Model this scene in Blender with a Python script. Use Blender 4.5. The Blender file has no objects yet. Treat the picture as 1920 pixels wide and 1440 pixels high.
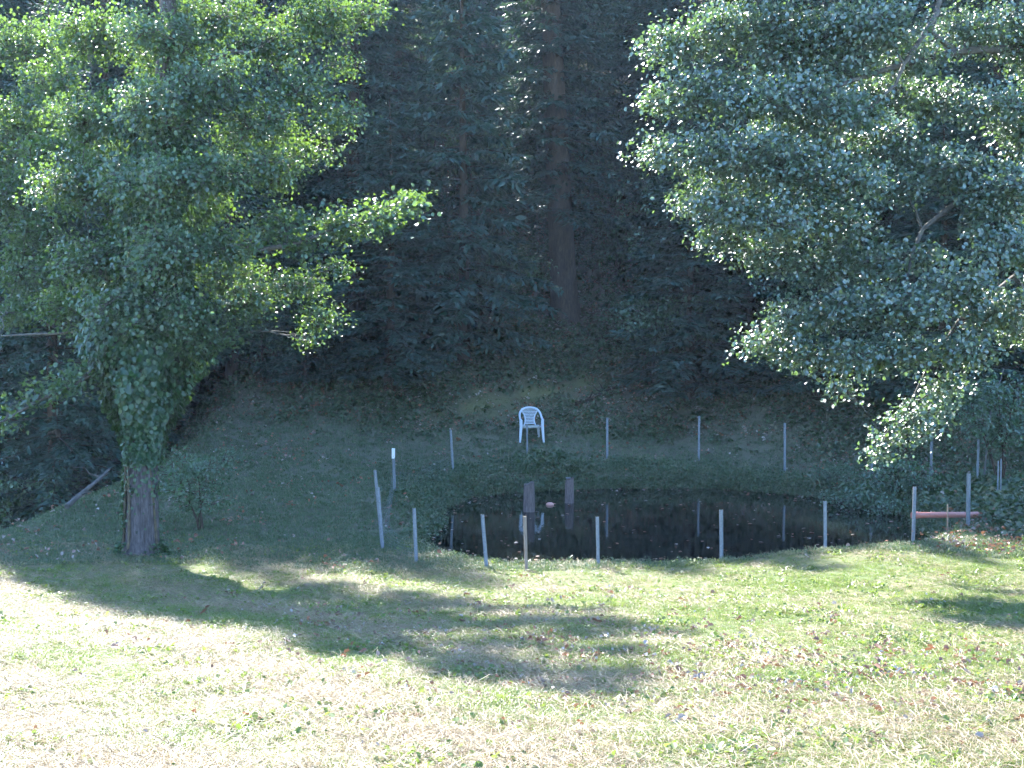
import bpy, math, numpy as np
from mathutils import Vector

# ------------------------------------------------------------------ camera, sky, sun, exposure
scene = bpy.context.scene
C = scene.collection
CAM_Z = 4.2
PITCH = math.atan(160 / 2666.7)
cam_data = bpy.data.cameras.new('camera')
cam_data.lens = 50.0
cam_data.sensor_width = 36.0
cam_data.clip_start = 0.1
cam_data.clip_end = 1000.0
cam = bpy.data.objects.new('camera', cam_data)
C.objects.link(cam)
cam.location = (0, 0, CAM_Z)
cam.rotation_euler = (math.pi / 2 - PITCH, 0, 0)
scene.camera = cam

SUN_EL = math.radians(41)
SUN_AZ = math.radians(-25)          # measured from +Y towards +X: the sun stands behind the wood, to the left
S = Vector((math.sin(SUN_AZ) * math.cos(SUN_EL), math.cos(SUN_AZ) * math.cos(SUN_EL), math.sin(SUN_EL)))
world = bpy.data.worlds.new('World')
scene.world = world
world.use_nodes = True
wn = world.node_tree.nodes
wl = world.node_tree.links
sky = wn.new('ShaderNodeTexSky')
sky.sky_type = 'NISHITA'
sky.sun_disc = False
sky.sun_elevation = SUN_EL
sky.sun_rotation = SUN_AZ % (2 * math.pi)
sky.altitude = 500
sky.air_density = 1.0
sky.dust_density = 0.2
sky.ozone_density = 4.0
bg = wn['Background']
bg.inputs['Strength'].default_value = 0.15
wl.new(sky.outputs[0], bg.inputs['Color'])

sun_data = bpy.data.lights.new('sun', 'SUN')
sun_data.energy = 4.7
sun_data.angle = math.radians(0.53)
sun_data.color = (1.0, 0.94, 0.83)
sun = bpy.data.objects.new('sun', sun_data)
C.objects.link(sun)
sun.rotation_euler = (-S).to_track_quat('-Z', 'Y').to_euler()
sun.location = S * 60

vs = scene.view_settings
vs.view_transform = 'Standard'
vs.look = 'None'
vs.exposure = 2.88
vs.gamma = 1.0
vs.use_curve_mapping = False
vs.use_white_balance = True
vs.white_balance_temperature = 5900
vs.white_balance_tint = 10
cy = scene.cycles
cy.use_adaptive_sampling = True
cy.adaptive_threshold = 0.03
cy.max_bounces = 6
cy.diffuse_bounces = 3
cy.glossy_bounces = 3
cy.transmission_bounces = 5
cy.transparent_max_bounces = 6
cy.volume_bounces = 0
cy.sample_clamp_indirect = 4.0
cy.caustics_reflective = False
cy.caustics_refractive = False

# ------------------------------------------------------------------ helpers
FPX = 2666.7
CP, SP_ = math.cos(PITCH), math.sin(PITCH)

def at(px, py, d):
    """point that stands d metres in front of the viewpoint, found from a spot in the 1920 x 1440 photograph"""
    a = (px - 960) / FPX
    b = -(py - 720) / FPX
    dy = CP + b * SP_
    dz = -SP_ + b * CP
    k = d / dy
    return np.array((a * k, d, CAM_Z + dz * k))

def sstep(a, b, x):
    t = np.clip((x - a) / (b - a), 0, 1)
    return t * t * (3 - 2 * t)

def unit(v):
    return v / np.maximum(np.linalg.norm(v, axis=-1, keepdims=True), 1e-9)

def wob(x, y, f=1.0, s=0.0):
    return (np.sin(1.31 * f * x + 0.7 * f * y + s) + np.sin(-0.83 * f * x + 1.57 * f * y + 1.3 + 2 * s)
            + np.sin(2.3 * f * x - 1.1 * f * y + 2.1 + s) * 0.6 + np.sin(1.9 * f * x + 2.7 * f * y + 0.4 - s) * 0.5) / 3.1

class MB:
    """collects vertices and faces; build() makes one mesh object"""
    def __init__(self):
        self.v = []; self.f = []; self.var = []; self.n = 0
    def add(self, v, f, var=0.5):
        v = np.asarray(v, float).reshape(-1, 3)
        f = np.asarray(f, int)
        self.v.append(v); self.f.append(f + self.n)
        self.var.append(np.broadcast_to(np.asarray(var, float), (len(v),)))
        self.n += len(v)
    def mesh(self, name, mat, smooth=False):
        me = bpy.data.meshes.new(name)
        v = np.concatenate(self.v)
        me.vertices.add(len(v))
        me.vertices.foreach_set('co', v.astype(np.float32).ravel())
        idx = np.concatenate([f.ravel() for f in self.f])
        tot = np.concatenate([np.full(len(f), f.shape[1]) for f in self.f])
        st = np.concatenate([[0], np.cumsum(tot)[:-1]])
        me.loops.add(len(idx))
        me.loops.foreach_set('vertex_index', idx.astype(np.int32))
        me.polygons.add(len(tot))
        me.polygons.foreach_set('loop_start', st.astype(np.int32))
        if smooth:
            me.polygons.foreach_set('use_smooth', np.ones(len(tot), bool))
        a = me.attributes.new('var', 'FLOAT', 'POINT')
        a.data.foreach_set('value', np.concatenate(self.var).astype(np.float32))
        me.update(calc_edges=True)
        me.validate()
        me.materials.append(mat)
        return me
    def build(self, name, mat, parent=None, smooth=False, link=True):
        o = bpy.data.objects.new(name, self.mesh(name, mat, smooth))
        if link:
            C.objects.link(o)
        o.parent = parent
        return o
    # ---- shapes
    def tube(self, pts, rad, n=6, var=0.5, cap=True):
        pts = np.asarray(pts, float); m = len(pts)
        rad = np.broadcast_to(np.asarray(rad, float), (m,))
        t = unit(np.gradient(pts, axis=0))
        ref = np.array((1.0, 0, 0)) if abs(t[:, 0]).mean() < 0.7 else np.array((0, 0, 1.0))
        a = unit(np.cross(t, ref)); b = np.cross(t, a)
        ang = np.arange(n) * 2 * math.pi / n
        v = pts[:, None] + rad[:, None, None] * (np.cos(ang)[None, :, None] * a[:, None] + np.sin(ang)[None, :, None] * b[:, None])
        i = np.arange(m - 1)[:, None] * n; j = np.arange(n)[None]; k = (j + 1) % n
        f = np.stack([i + j, i + k, i + n + k, i + n + j], -1).reshape(-1, 4)
        self.add(v, f, var)
        if cap:
            for row, fl in ((0, 1), (m - 1, 0)):
                c = np.vstack([v[row], pts[row]])
                q = np.stack([np.arange(n), (np.arange(n) + 1) % n, np.full(n, n)], -1)
                self.add(c, q[:, ::-1] if not fl else q, var)
    def prism(self, poly, z0, z1, shear=(0, 0), tw=0.0, var=0.5):
        """closed polygon (x, y) swept up from z0 to z1, its top shifted by shear"""
        p = np.asarray(poly, float); n = len(p)
        top = p.copy()
        if tw:
            c, s = math.cos(tw), math.sin(tw); top = top @ np.array([[c, s], [-s, c]])
        v = np.vstack([np.c_[p, np.full(n, z0)], np.c_[top + np.array(shear), np.full(n, z1)]])
        j = np.arange(n); k = (j + 1) % n
        self.add(v, np.stack([j, k, n + k, n + j], -1), var)
        me = np.arange(n)
        self.add(v[:n], [me[::-1]], var); self.add(v[n:], [me], var)
    def box(self, c, s, R=None, var=0.5):
        c = np.asarray(c, float); s = np.asarray(s, float) / 2
        q = np.array([[-1, -1, -1], [1, -1, -1], [1, 1, -1], [-1, 1, -1], [-1, -1, 1], [1, -1, 1], [1, 1, 1], [-1, 1, 1]]) * s
        if R is not None:
            q = q @ np.asarray(R).T
        self.add(q + c, [[0, 3, 2, 1], [4, 5, 6, 7], [0, 1, 5, 4], [1, 2, 6, 5], [2, 3, 7, 6], [3, 0, 4, 7]], var)
    def leaves(self, P, D, N, L, W, var, fold=0.18, curl=0.12):
        """rounded leaves: two quads folded along the midrib"""
        n = len(P)
        D = unit(D); X = unit(np.cross(D, N)); N = np.cross(X, D)
        L = np.broadcast_to(L, (n,))[:, None]; W = np.broadcast_to(W, (n,))[:, None]
        up = N * W * fold
        b = P; tip = P + D * L - N * L * curl
        l1 = P + D * L * .34 - X * W * .47 + up; l2 = P + D * L * .78 - X * W * .42 + up - N * L * curl * .6
        r1 = P + D * L * .34 + X * W * .47 + up; r2 = P + D * L * .78 + X * W * .42 + up - N * L * curl * .6
        v = np.stack([b, l1, l2, tip, r2, r1], 1).reshape(-1, 3)
        i = np.arange(n)[:, None] * 6
        f = np.concatenate([i + np.array([[0, 3, 2, 1]]), i + np.array([[0, 5, 4, 3]])], 0)
        self.add(v, f, np.repeat(np.broadcast_to(var, (n,)), 6))
    def diamonds(self, P, D, N, L, W, var):
        n = len(P)
        D = unit(D); X = unit(np.cross(D, N))
        L = np.broadcast_to(L, (n,))[:, None]; W = np.broadcast_to(W, (n,))[:, None]
        v = np.stack([P, P + D * L * .45 - X * W * .5, P + D * L, P + D * L * .45 + X * W * .5], 1).reshape(-1, 3)
        f = np.arange(n)[:, None] * 4 + np.array([[0, 3, 2, 1]])
        self.add(v, f, np.repeat(np.broadcast_to(var, (n,)), 4))

def tag(o, label=None, cat=None, group=None, kind=None):
    if label: o['label'] = label
    if cat: o['category'] = cat
    if group: o['group'] = group
    if kind: o['kind'] = kind
    return o

def empty(name, loc, label, cat, group=None, rz=0.0):
    o = bpy.data.objects.new(name, None)
    C.objects.link(o)
    o.location = [float(q) for q in loc]; o.rotation_euler = (0, 0, rz)
    o.empty_display_size = 0.2
    return tag(o, label, cat, group)

# ------------------------------------------------------------------ materials
def new_mat(name):
    m = bpy.data.materials.new(name); m.use_nodes = True
    nt = m.node_tree; nt.nodes.clear()
    out = nt.nodes.new('ShaderNodeOutputMaterial')
    return m, nt, out

def node(nt, t, **kw):
    n = nt.nodes.new(t)
    for k, v in kw.items():
        setattr(n, k, v)
    return n

def ramp(nt, fac, stops):
    r = node(nt, 'ShaderNodeValToRGB')
    e = r.color_ramp.elements
    while len(e) < len(stops):
        e.new(0.5)
    for q, (p, c) in zip(e, stops):
        q.position = p; q.color = (*c, 1)
    nt.links.new(fac, r.inputs[0])
    return r.outputs[0]

def noise(nt, scale, detail=4, rough=0.6, coord=None):
    n = node(nt, 'ShaderNodeTexNoise')
    n.inputs['Scale'].default_value = scale; n.inputs['Detail'].default_value = detail; n.inputs['Roughness'].default_value = rough
    if coord is not None:
        nt.links.new(coord, n.inputs['Vector'])
    return n.outputs['Fac']

def mixc(nt, fac, a, b):
    m = node(nt, 'ShaderNodeMix', data_type='RGBA')
    for s, v in ((0, fac), (6, a), (7, b)):
        if isinstance(v, (int, float)): m.inputs[s].default_value = v
        elif isinstance(v, tuple): m.inputs[s].default_value = (*v, 1)
        else: nt.links.new(v, m.inputs[s])
    return m.outputs[2]

def leaf_mat(name, stops, trans, rough=0.35, tfac=0.35, spec=0.5, obj_random=False):
    m, nt, out = new_mat(name)
    if obj_random:
        oi = node(nt, 'ShaderNodeObjectInfo'); a = node(nt, 'ShaderNodeAttribute', attribute_name='var')
        ad = node(nt, 'ShaderNodeMath', operation='ADD'); nt.links.new(oi.outputs['Random'], ad.inputs[0]); nt.links.new(a.outputs['Fac'], ad.inputs[1])
        fr = node(nt, 'ShaderNodeMath', operation='FRACT'); nt.links.new(ad.outputs[0], fr.inputs[0]); fac = fr.outputs[0]
    else:
        a = node(nt, 'ShaderNodeAttribute', attribute_name='var'); fac = a.outputs['Fac']
    col = ramp(nt, fac, stops)
    p = node(nt, 'ShaderNodeBsdfPrincipled')
    nt.links.new(col, p.inputs['Base Color'])
    p.inputs['Roughness'].default_value = rough
    p.inputs['Specular IOR Level'].default_value = spec
    t = node(nt, 'ShaderNodeBsdfTranslucent')
    tc = mixc(nt, 0.5, trans, col)
    tc = trans if tfac == 0 else tc
    nt.links.new(tc, t.inputs['Color']) if not isinstance(tc, tuple) else None
    mx = node(nt, 'ShaderNodeMixShader'); mx.inputs[0].default_value = tfac
    nt.links.new(p.outputs[0], mx.inputs[1]); nt.links.new(t.outputs[0], mx.inputs[2])
    nt.links.new(mx.outputs[0], out.inputs[0])
    return m

def plain_mat(name, stops, scale=8, rough=0.8, bump=0.3, stretch=(1, 1, 1), metal=0.0, spec=0.3, detail=5, bdist=0.02):
    m, nt, out = new_mat(name)
    tc = node(nt, 'ShaderNodeTexCoord'); mp = node(nt, 'ShaderNodeMapping'); mp.inputs['Scale'].default_value = stretch
    nt.links.new(tc.outputs['Object'], mp.inputs[0])
    f = noise(nt, scale, detail, 0.65, mp.outputs[0])
    p = node(nt, 'ShaderNodeBsdfPrincipled')
    nt.links.new(ramp(nt, f, stops), p.inputs['Base Color'])
    p.inputs['Roughness'].default_value = rough; p.inputs['Metallic'].default_value = metal; p.inputs['Specular IOR Level'].default_value = spec
    if bump:
        b = node(nt, 'ShaderNodeBump'); b.inputs['Strength'].default_value = bump; b.inputs['Distance'].default_value = bdist
        nt.links.new(f, b.inputs['Height']); nt.links.new(b.outputs[0], p.inputs['Normal'])
    nt.links.new(p.outputs[0], out.inputs[0])
    return m

M = {}
M['alder_leaf'] = leaf_mat('alder_leaf', [(0, (.024, .056, .028)), (.5, (.036, .080, .038)), (.9, (.052, .105, .042)), (1, (.10, .14, .035))], (.34, .54, .04), .48, .30, 1.1)
M['alder_leaf_pale'] = leaf_mat('alder_leaf_pale', [(0, (.030, .062, .036)), (.5, (.046, .090, .050)), (.95, (.064, .115, .058)), (1, (.14, .17, .04))], (.28, .46, .06), .47, .26, 2.0)
M['ivy_leaf'] = leaf_mat('ivy_leaf', [(0, (.022, .052, .024)), (.6, (.034, .078, .030)), (1, (.06, .11, .035))], (.15, .28, .04), .36, .25, .5)
M['fir_needle'] = leaf_mat('fir_needle', [(0, (.020, .044, .033)), (.5, (.034, .070, .050)), (.9, (.050, .094, .062)), (1, (.08, .11, .07))], (.10, .20, .06), .5, .25, .6)
M['beech_leaf'] = leaf_mat('beech_leaf', [(0, (.030, .070, .034)), (.6, (.044, .098, .044)), (1, (.07, .13, .045))], (.20, .36, .05), .46, .30, 1.3)
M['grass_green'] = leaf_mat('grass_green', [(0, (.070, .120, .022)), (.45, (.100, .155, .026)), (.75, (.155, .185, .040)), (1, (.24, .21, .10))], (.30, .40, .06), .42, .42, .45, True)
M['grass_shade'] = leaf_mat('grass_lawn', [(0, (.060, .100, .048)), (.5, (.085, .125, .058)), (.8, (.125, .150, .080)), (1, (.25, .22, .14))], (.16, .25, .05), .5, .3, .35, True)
M['hay'] = leaf_mat('hay', [(0, (.14, .095, .048)), (.4, (.24, .175, .095)), (1, (.37, .295, .17))], (.32, .23, .11), .55, .2, .3, True)
M['dead_leaf'] = leaf_mat('dead_leaf', [(0, (.12, .07, .045)), (.3, (.24, .11, .06)), (.55, (.34, .15, .08)), (.7, (.24, .19, .15)), (1, (.40, .36, .30))], (.30, .14, .06), .45, .15, .45, True)
M['ground_ivy'] = leaf_mat('ground_ivy', [(0, (.040, .066, .032)), (.6, (.066, .100, .046)), (.85, (.090, .120, .052)), (1, (.18, .15, .09))], (.14, .24, .04), .42, .25, .45, True)
M['alder_bark'] = plain_mat('alder_bark', [(.28, (.030, .025, .023)), (.5, (.085, .072, .068)), (.72, (.16, .14, .135))], 6, .95, 1.0, (6, 6, .9), bdist=.03)
M['fir_bark'] = plain_mat('fir_bark', [(.3, (.028, .021, .015)), (.55, (.068, .048, .033)), (.75, (.105, .080, .057))], 7, .9, .8, (3, 3, .8))
M['branch_bark'] = plain_mat('branch_bark', [(.3, (.045, .040, .034)), (.6, (.11, .10, .085)), (.8, (.14, .14, .08))], 10, .85, .4)
M['dead_wood'] = plain_mat('dead_wood', [(.3, (.06, .055, .045)), (.6, (.11, .10, .088)), (.8, (.16, .15, .13))], 12, .85, .4)
M['pile_wood'] = plain_mat('pile_wood', [(.3, (.06, .048, .045)), (.55, (.135, .105, .098)), (.75, (.20, .17, .165))], 8, .85, .7, (6, 6, .8))
M['steel'] = plain_mat('galvanised_steel', [(.3, (.13, .145, .165)), (.6, (.21, .23, .255)), (.8, (.30, .32, .345))], 30, .5, .1, metal=.35, spec=.5)
M['old_steel'] = plain_mat('dull_steel', [(.3, (.13, .145, .16)), (.6, (.20, .22, .24)), (.8, (.26, .275, .29))], 30, .55, .1, metal=.35, spec=.5)
M['stake_wood'] = plain_mat('stake_wood', [(.3, (.16, .12, .09)), (.6, (.27, .21, .16)), (.8, (.34, .28, .22))], 14, .85, .4, (6, 6, .6))
M['white_paint'] = plain_mat('white_paint', [(.3, (.74, .75, .75)), (.7, (.82, .82, .82))], 20, .5, .05)
M['plastic'] = plain_mat('white_plastic', [(.3, (.44, .48, .53)), (.7, (.52, .56, .60))], 6, .38, .03, spec=.5)
M['plastic_seat'] = plain_mat('weathered_seat_plastic', [(.3, (.26, .27, .23)), (.7, (.40, .41, .36))], 9, .55, .05)
M['red_pipe'] = plain_mat('red_pipe', [(.3, (.36, .13, .09)), (.7, (.46, .19, .14))], 7, .45, .05, spec=.4)
M['float'] = plain_mat('float_plastic', [(.3, (.44, .20, .15)), (.7, (.55, .30, .24))], 9, .5, .1)
M['bark_moss'] = plain_mat('mossy_bark', [(.3, (.045, .035, .024)), (.5, (.10, .078, .050)), (.7, (.13, .115, .055))], 9, .95, .5)

# ------------------------------------------------------------------ ground
PX, PY, RX, RY = 2.95, 26.8, 4.65, 4.85          # the pond

def pond_r(x, y):
    a = np.arctan2((y - PY) / RY, (x - PX) / RX)
    k = 1 + .03 * np.sin(3 * a + .6) + .025 * np.sin(5 * a + 2) + .012 * np.sin(11 * a)
    u = np.abs(x - PX) / RX; v = (y - PY) / RY
    n = 2 + 1.6 * sstep(.1, -.5, v)
    return (u ** n + np.abs(v) ** n + 1e-9) ** (1 / n) / k

def hill_foot(x):
    return 35.2 - .42 * np.clip(x - 3.5, 0, 14) + .5 * np.sin(x * .5) + np.clip(-x - 6, 0, 30) * .25

def terrain(x, y):
    x = np.asarray(x, float); y = np.asarray(y, float)
    mead = 2.6 - .1195 * y
    p = .03 + .46 * sstep(-.5, 5.5, x) * sstep(28, 24, y) + .2 * sstep(24, 28, y) + .24 * sstep(-1.5, -5, x) - .14 * sstep(5.5, 7.5, x) * sstep(28, 24, y) + .5 * sstep(8.0, 10.5, x) * sstep(33, 24, y)
    p = p + .22 * sstep(27, 33, y) * sstep(6, 0, x) + .35 * sstep(32.0, 35.5, y)
    k = 14.0
    z = np.logaddexp(k * np.clip(mead, -3, 9), k * p) / k - .055
    z = z + wob(x, y, .55) * .07 + wob(x, y, 1.9, 1.0) * .025 + wob(x, y, 4.7, 2.0) * .012
    # ravine on the left
    rav = sstep(-8.4, -12.5, x - .12 * (y - 24)) * sstep(21.8, 25.0, y)
    z = z - 3.4 * rav
    # wooded slope
    h = y - hill_foot(x)
    up = np.logaddexp(2.2 * h, 0) / 2.2
    z = z + .66 * np.minimum(up, 45 + 0 * up) + wob(x, y, .42, 3.0) * .35 * sstep(1, 6, h) + wob(x, y, 1.1, 5.0) * .16 * sstep(.3, 4, h)
    # pond bowl
    r = pond_r(x, y)
    rm = (r - 1) * 4.5
    slope = .95 - .22 * sstep(26, 30, y)
    bank = np.where(rm < 0, np.maximum(rm * .9, -1.0), rm * slope)
    z = np.where(rm < 1.6, np.minimum(z, bank), z)
    z = np.where((rm > 0) & (rm < 2.4) & (x > -6), np.maximum(z, np.minimum(bank, .07)), z)
    return z

def axis(lo, a, b, hi, step, far):
    mid = np.arange(a, b + 1e-6, step)
    def out(s, e):
        n = far; t = np.linspace(0, 1, n + 1)[1:] ** 2.2
        return s + (e - s) * t
    return np.concatenate([out(a, lo)[::-1], mid, out(b, hi)])

def axis_grid():
    return axis(-110, -13, 13, 110, .15, 36), axis(-50, 4.5, 40, 160, .15, 44)

def ground_mat():
    m, nt, out = new_mat('ground_soil_and_thatch')
    geo = node(nt, 'ShaderNodeNewGeometry'); pos = geo.outputs['Position']
    sep = node(nt, 'ShaderNodeSeparateXYZ'); nt.links.new(pos, sep.inputs[0])
    n1 = noise(nt, 1.3, 6, .65, pos); n2 = noise(nt, 14, 6, .7, pos); n3 = noise(nt, 60, 3, .7, pos)
    mead = mixc(nt, ramp(nt, n2, [(.38, (0, 0, 0)), (.62, (1, 1, 1))]), (.08, .095, .035), (.18, .155, .08))
    mead = mixc(nt, ramp(nt, n1, [(.40, (0, 0, 0)), (.62, (1, 1, 1))]), mead, (.10, .125, .045))
    lawn = mixc(nt, ramp(nt, n2, [(.35, (0, 0, 0)), (.65, (1, 1, 1))]), (.080, .085, .050), (.14, .13, .085))
    wood = mixc(nt, ramp(nt, n2, [(.35, (0, 0, 0)), (.65, (1, 1, 1))]), (.060, .048, .033), (.13, .095, .065))
    wood = mixc(nt, ramp(nt, n1, [(.48, (0, 0, 0)), (.60, (1, 1, 1))]), wood, (.085, .092, .045))
    def edge(lo, hi):
        mr = node(nt, 'ShaderNodeMapRange'); mr.inputs['From Min'].default_value = lo; mr.inputs['From Max'].default_value = hi
        ad = node(nt, 'ShaderNodeMath', operation='MULTIPLY_ADD'); nt.links.new(n1, ad.inputs[0]); ad.inputs[1].default_value = 2.0
        nt.links.new(sep.outputs['Y'], ad.inputs[2]); nt.links.new(ad.outputs[0], mr.inputs['Value'])
        return mr.outputs['Result']
    col = mixc(nt, edge(21.5, 23.5), mead, lawn)
    col = mixc(nt, edge(35.5, 40.5), col, wood)
    at_ = node(nt, 'ShaderNodeAttribute', attribute_name='var')
    col = mixc(nt, at_.outputs['Fac'], col, (.135, .130, .050))
    p = node(nt, 'ShaderNodeBsdfPrincipled'); nt.links.new(col, p.inputs['Base Color'])
    p.inputs['Roughness'].default_value = .95; p.inputs['Specular IOR Level'].default_value = .15
    b = node(nt, 'ShaderNodeBump'); b.inputs['Strength'].default_value = .7; b.inputs['Distance'].default_value = .04
    nt.links.new(n2, b.inputs['Height'])
    b2 = node(nt, 'ShaderNodeBump'); b2.inputs['Strength'].default_value = .6; b2.inputs['Distance'].default_value = .012
    nt.links.new(n3, b2.inputs['Height']); nt.links.new(b.outputs[0], b2.inputs['Normal']); nt.links.new(b2.outputs[0], p.inputs['Normal'])
    nt.links.new(p.outputs[0], out.inputs[0])
    return m

gx, gy = axis_grid()
GX, GY = np.meshgrid(gx, gy, indexing='ij')
mb = MB()
nx, ny = len(gx), len(gy)
ii = (np.arange(nx - 1)[:, None] * ny + np.arange(ny - 1)[None]).ravel()
moss = np.exp(-((GY - (35.7 + .52 * (GX + 1.4))) / .75) ** 2) * sstep(-2.6, -.9, GX) * sstep(3.4, 1.6, GX) * np.clip(.45 + .5 * wob(GX, GY, 2.6, 1.0) + .35 * wob(GX, GY, 7.1, 4.0), 0, .8)
mb.add(np.stack([GX, GY, terrain(GX, GY)], -1), np.stack([ii, ii + ny, ii + ny + 1, ii + 1], -1), moss.ravel())
ground = mb.build('ground', ground_mat(), None, True)
tag(ground, 'mown meadow falling to the pond and rising again as a wooded slope', None, None, 'structure')

def water_mat():
    m, nt, out = new_mat('pond_water')
    geo = node(nt, 'ShaderNodeNewGeometry')
    p = node(nt, 'ShaderNodeBsdfPrincipled')
    p.inputs['Base Color'].default_value = (.006, .008, .007, 1)
    p.inputs['Roughness'].default_value = .05; p.inputs['IOR'].default_value = 1.333
    n = noise(nt, 3.0, 2, .5, geo.outputs['Position'])
    b = node(nt, 'ShaderNodeBump'); b.inputs['Strength'].default_value = .05; b.inputs['Distance'].default_value = .02
    nt.links.new(n, b.inputs['Height']); nt.links.new(b.outputs[0], p.inputs['Normal'])
    nt.links.new(p.outputs[0], out.inputs[0])
    return m

mb = MB()
aa = np.linspace(0, 2 * math.pi, 97)[:-1]
kk = 1 + .03 * np.sin(3 * aa + .6) + .025 * np.sin(5 * aa + 2) + .012 * np.sin(11 * aa)
ring = np.stack([PX + RX * 1.2 * kk * np.cos(aa), PY + RY * 1.2 * kk * np.sin(aa), 0 * aa], -1)
mb.add(np.vstack([ring, [[PX, PY, 0]]]), np.stack([np.arange(96), (np.arange(96) + 1) % 96, np.full(96, 96)], -1))
water = mb.build('pond_water', water_mat())
tag(water, 'dark still pond water mirroring the wood', None, None, 'structure')

# ------------------------------------------------------------------ broadleaf trees
def poly_curve(a, b, n=7, sag=0.0, rng=None, wig=0.05):
    a = np.asarray(a, float); b = np.asarray(b, float)
    t = np.linspace(0, 1, n)[:, None]
    p = a + (b - a) * t
    L = np.linalg.norm(b - a)
    p[:, 2] += (np.sin(t[:, 0] * math.pi) * sag * L)
    if rng is not None:
        p[1:-1] += rng.normal(0, wig * L / n * 1.6, (n - 2, 3))
    return p

def sprays(mbl, mbt, nodes, tips, rng, nleaf=16, leaf=.075, reach=.45, up=.75, spread=.12, twig=True, axis=None):
    """a thin twig to every tip, leaves along its outer part"""
    nodes = np.asarray(nodes)
    P = []; D = []
    for tp in tips:
        i = np.argmin(((nodes - tp) ** 2).sum(1) + rng.random(len(nodes)) * .15)
        st = nodes[i]
        c = poly_curve(st, tp, 4, .08, rng, .10)
        if twig:
            mbt.tube(c, np.array((.009, .006, .004, .002)), 3, .5, False)
        dirv = unit(c[-1] - c[-2] + rng.normal(0, .05, 3))
        L = min(reach, np.linalg.norm(tp - st))
        t = rng.random(nleaf) ** .8
        P.append(tp - dirv * (t * L)[:, None] + rng.normal(0, spread, (nleaf, 3)) * np.array((1, 1, .7)))
        D.append(dirv + rng.normal(0, .75, (nleaf, 3)) + np.array((0, 0, -.25)))
    P = np.concatenate(P); D = np.concatenate(D)
    N = np.array((0, 0, up)) + rng.normal(0, .36, P.shape)
    if axis is not None:
        o = P - axis; o[:, 2] = 0
        N = N + .42 * unit(o)
    L = leaf * rng.uniform(.5, 1.3, len(P))
    mbl.leaves(P, D, N, L, L * rng.uniform(.75, .95, len(P)), np.clip(np.repeat(rng.random(len(tips)), nleaf) * .65 + rng.random(len(P)) * .36, 0, 1))

def lobe_tips(c, r, n, rng):
    d = unit(rng.normal(0, 1, (n, 3)))
    k = rng.random((n, 1)) ** .45
    return np.asarray(c) + d * k * np.asarray(r)

def leaf_tree(root, trunk_pts, trunk_r, lobes, rng, leaf, bark, leafmat, limb_mat, per_m3=38, nleaf=16, flat=.62, extra_limbs=(), thin=1.0):
    base = np.array(root.location)
    mbt = MB(); mbt.tube(trunk_pts - base, trunk_r, 14)
    tr = mbt.build('trunk', bark, root, True)
    twig = MB(); lv = MB()
    NP = [trunk_pts[2:]]; NR = [np.asarray(trunk_r)[2:]]
    def limb_part(pts, rad, n):
        q = MB(); q.tube(np.asarray(pts) - base, rad, n); q.build('limb', limb_mat, root, True)
        NP.append(np.asarray(pts)[1:]); NR.append(np.asarray(rad)[1:])
    for pts, r0, r1 in extra_limbs:
        limb_part(pts, np.linspace(r0, r1, len(pts)), 8)
    ax = lambda c: np.hypot(c[0] - np.interp(c[2], trunk_pts[:, 2], trunk_pts[:, 0]), c[1] - np.interp(c[2], trunk_pts[:, 2], trunk_pts[:, 1]))
    for c, r in sorted(lobes, key=lambda q: ax(q[0])):
        c = np.asarray(c, float)
        P = np.concatenate(NP); Rr = np.concatenate(NR)
        dd = np.linalg.norm(P - c, axis=1)
        # prefer a joint that lies below the lobe and nearer to the trunk
        cost = dd + .9 * np.maximum(P[:, 2] - c[2] + .35 * dd, 0)
        j = int(np.argmin(cost)); a = P[j]; L = dd[j]
        pts = poly_curve(a, c, 7, .10, rng, .07)
        r0 = min(Rr[j] * .8, .014 + .012 * L)
        limb_part(pts, np.linspace(r0, .008, 7), 6)
        rr = np.array((r, r * 1.0, r * flat))
        nodes = [pts[-4:], pts[-2:]]
        for q in range(5):
            e = lobe_tips(c, rr * .65, 1, rng)[0]
            b = poly_curve(pts[-1 - q % 4], e, 4, .08, rng, .1)
            twig.tube(b - base, np.linspace(.011, .005, 4), 4, .5, False)
            nodes.append(b[1:])
        nodes = np.concatenate(nodes)
        n = max(8, int(per_m3 * (r ** 2.2) * thin * 2.1))
        sprays(lv, twig, nodes - base, lobe_tips(c, rr, n, rng) - base, rng, nleaf, leaf, axis=np.array((trunk_pts[5, 0], trunk_pts[5, 1], 0)) - base)
    tag(twig.build('twigs', limb_mat, root), kind='stuff')
    cr = tag(lv.build('crown', leafmat, root), kind='stuff')
    return tr, cr

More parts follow.
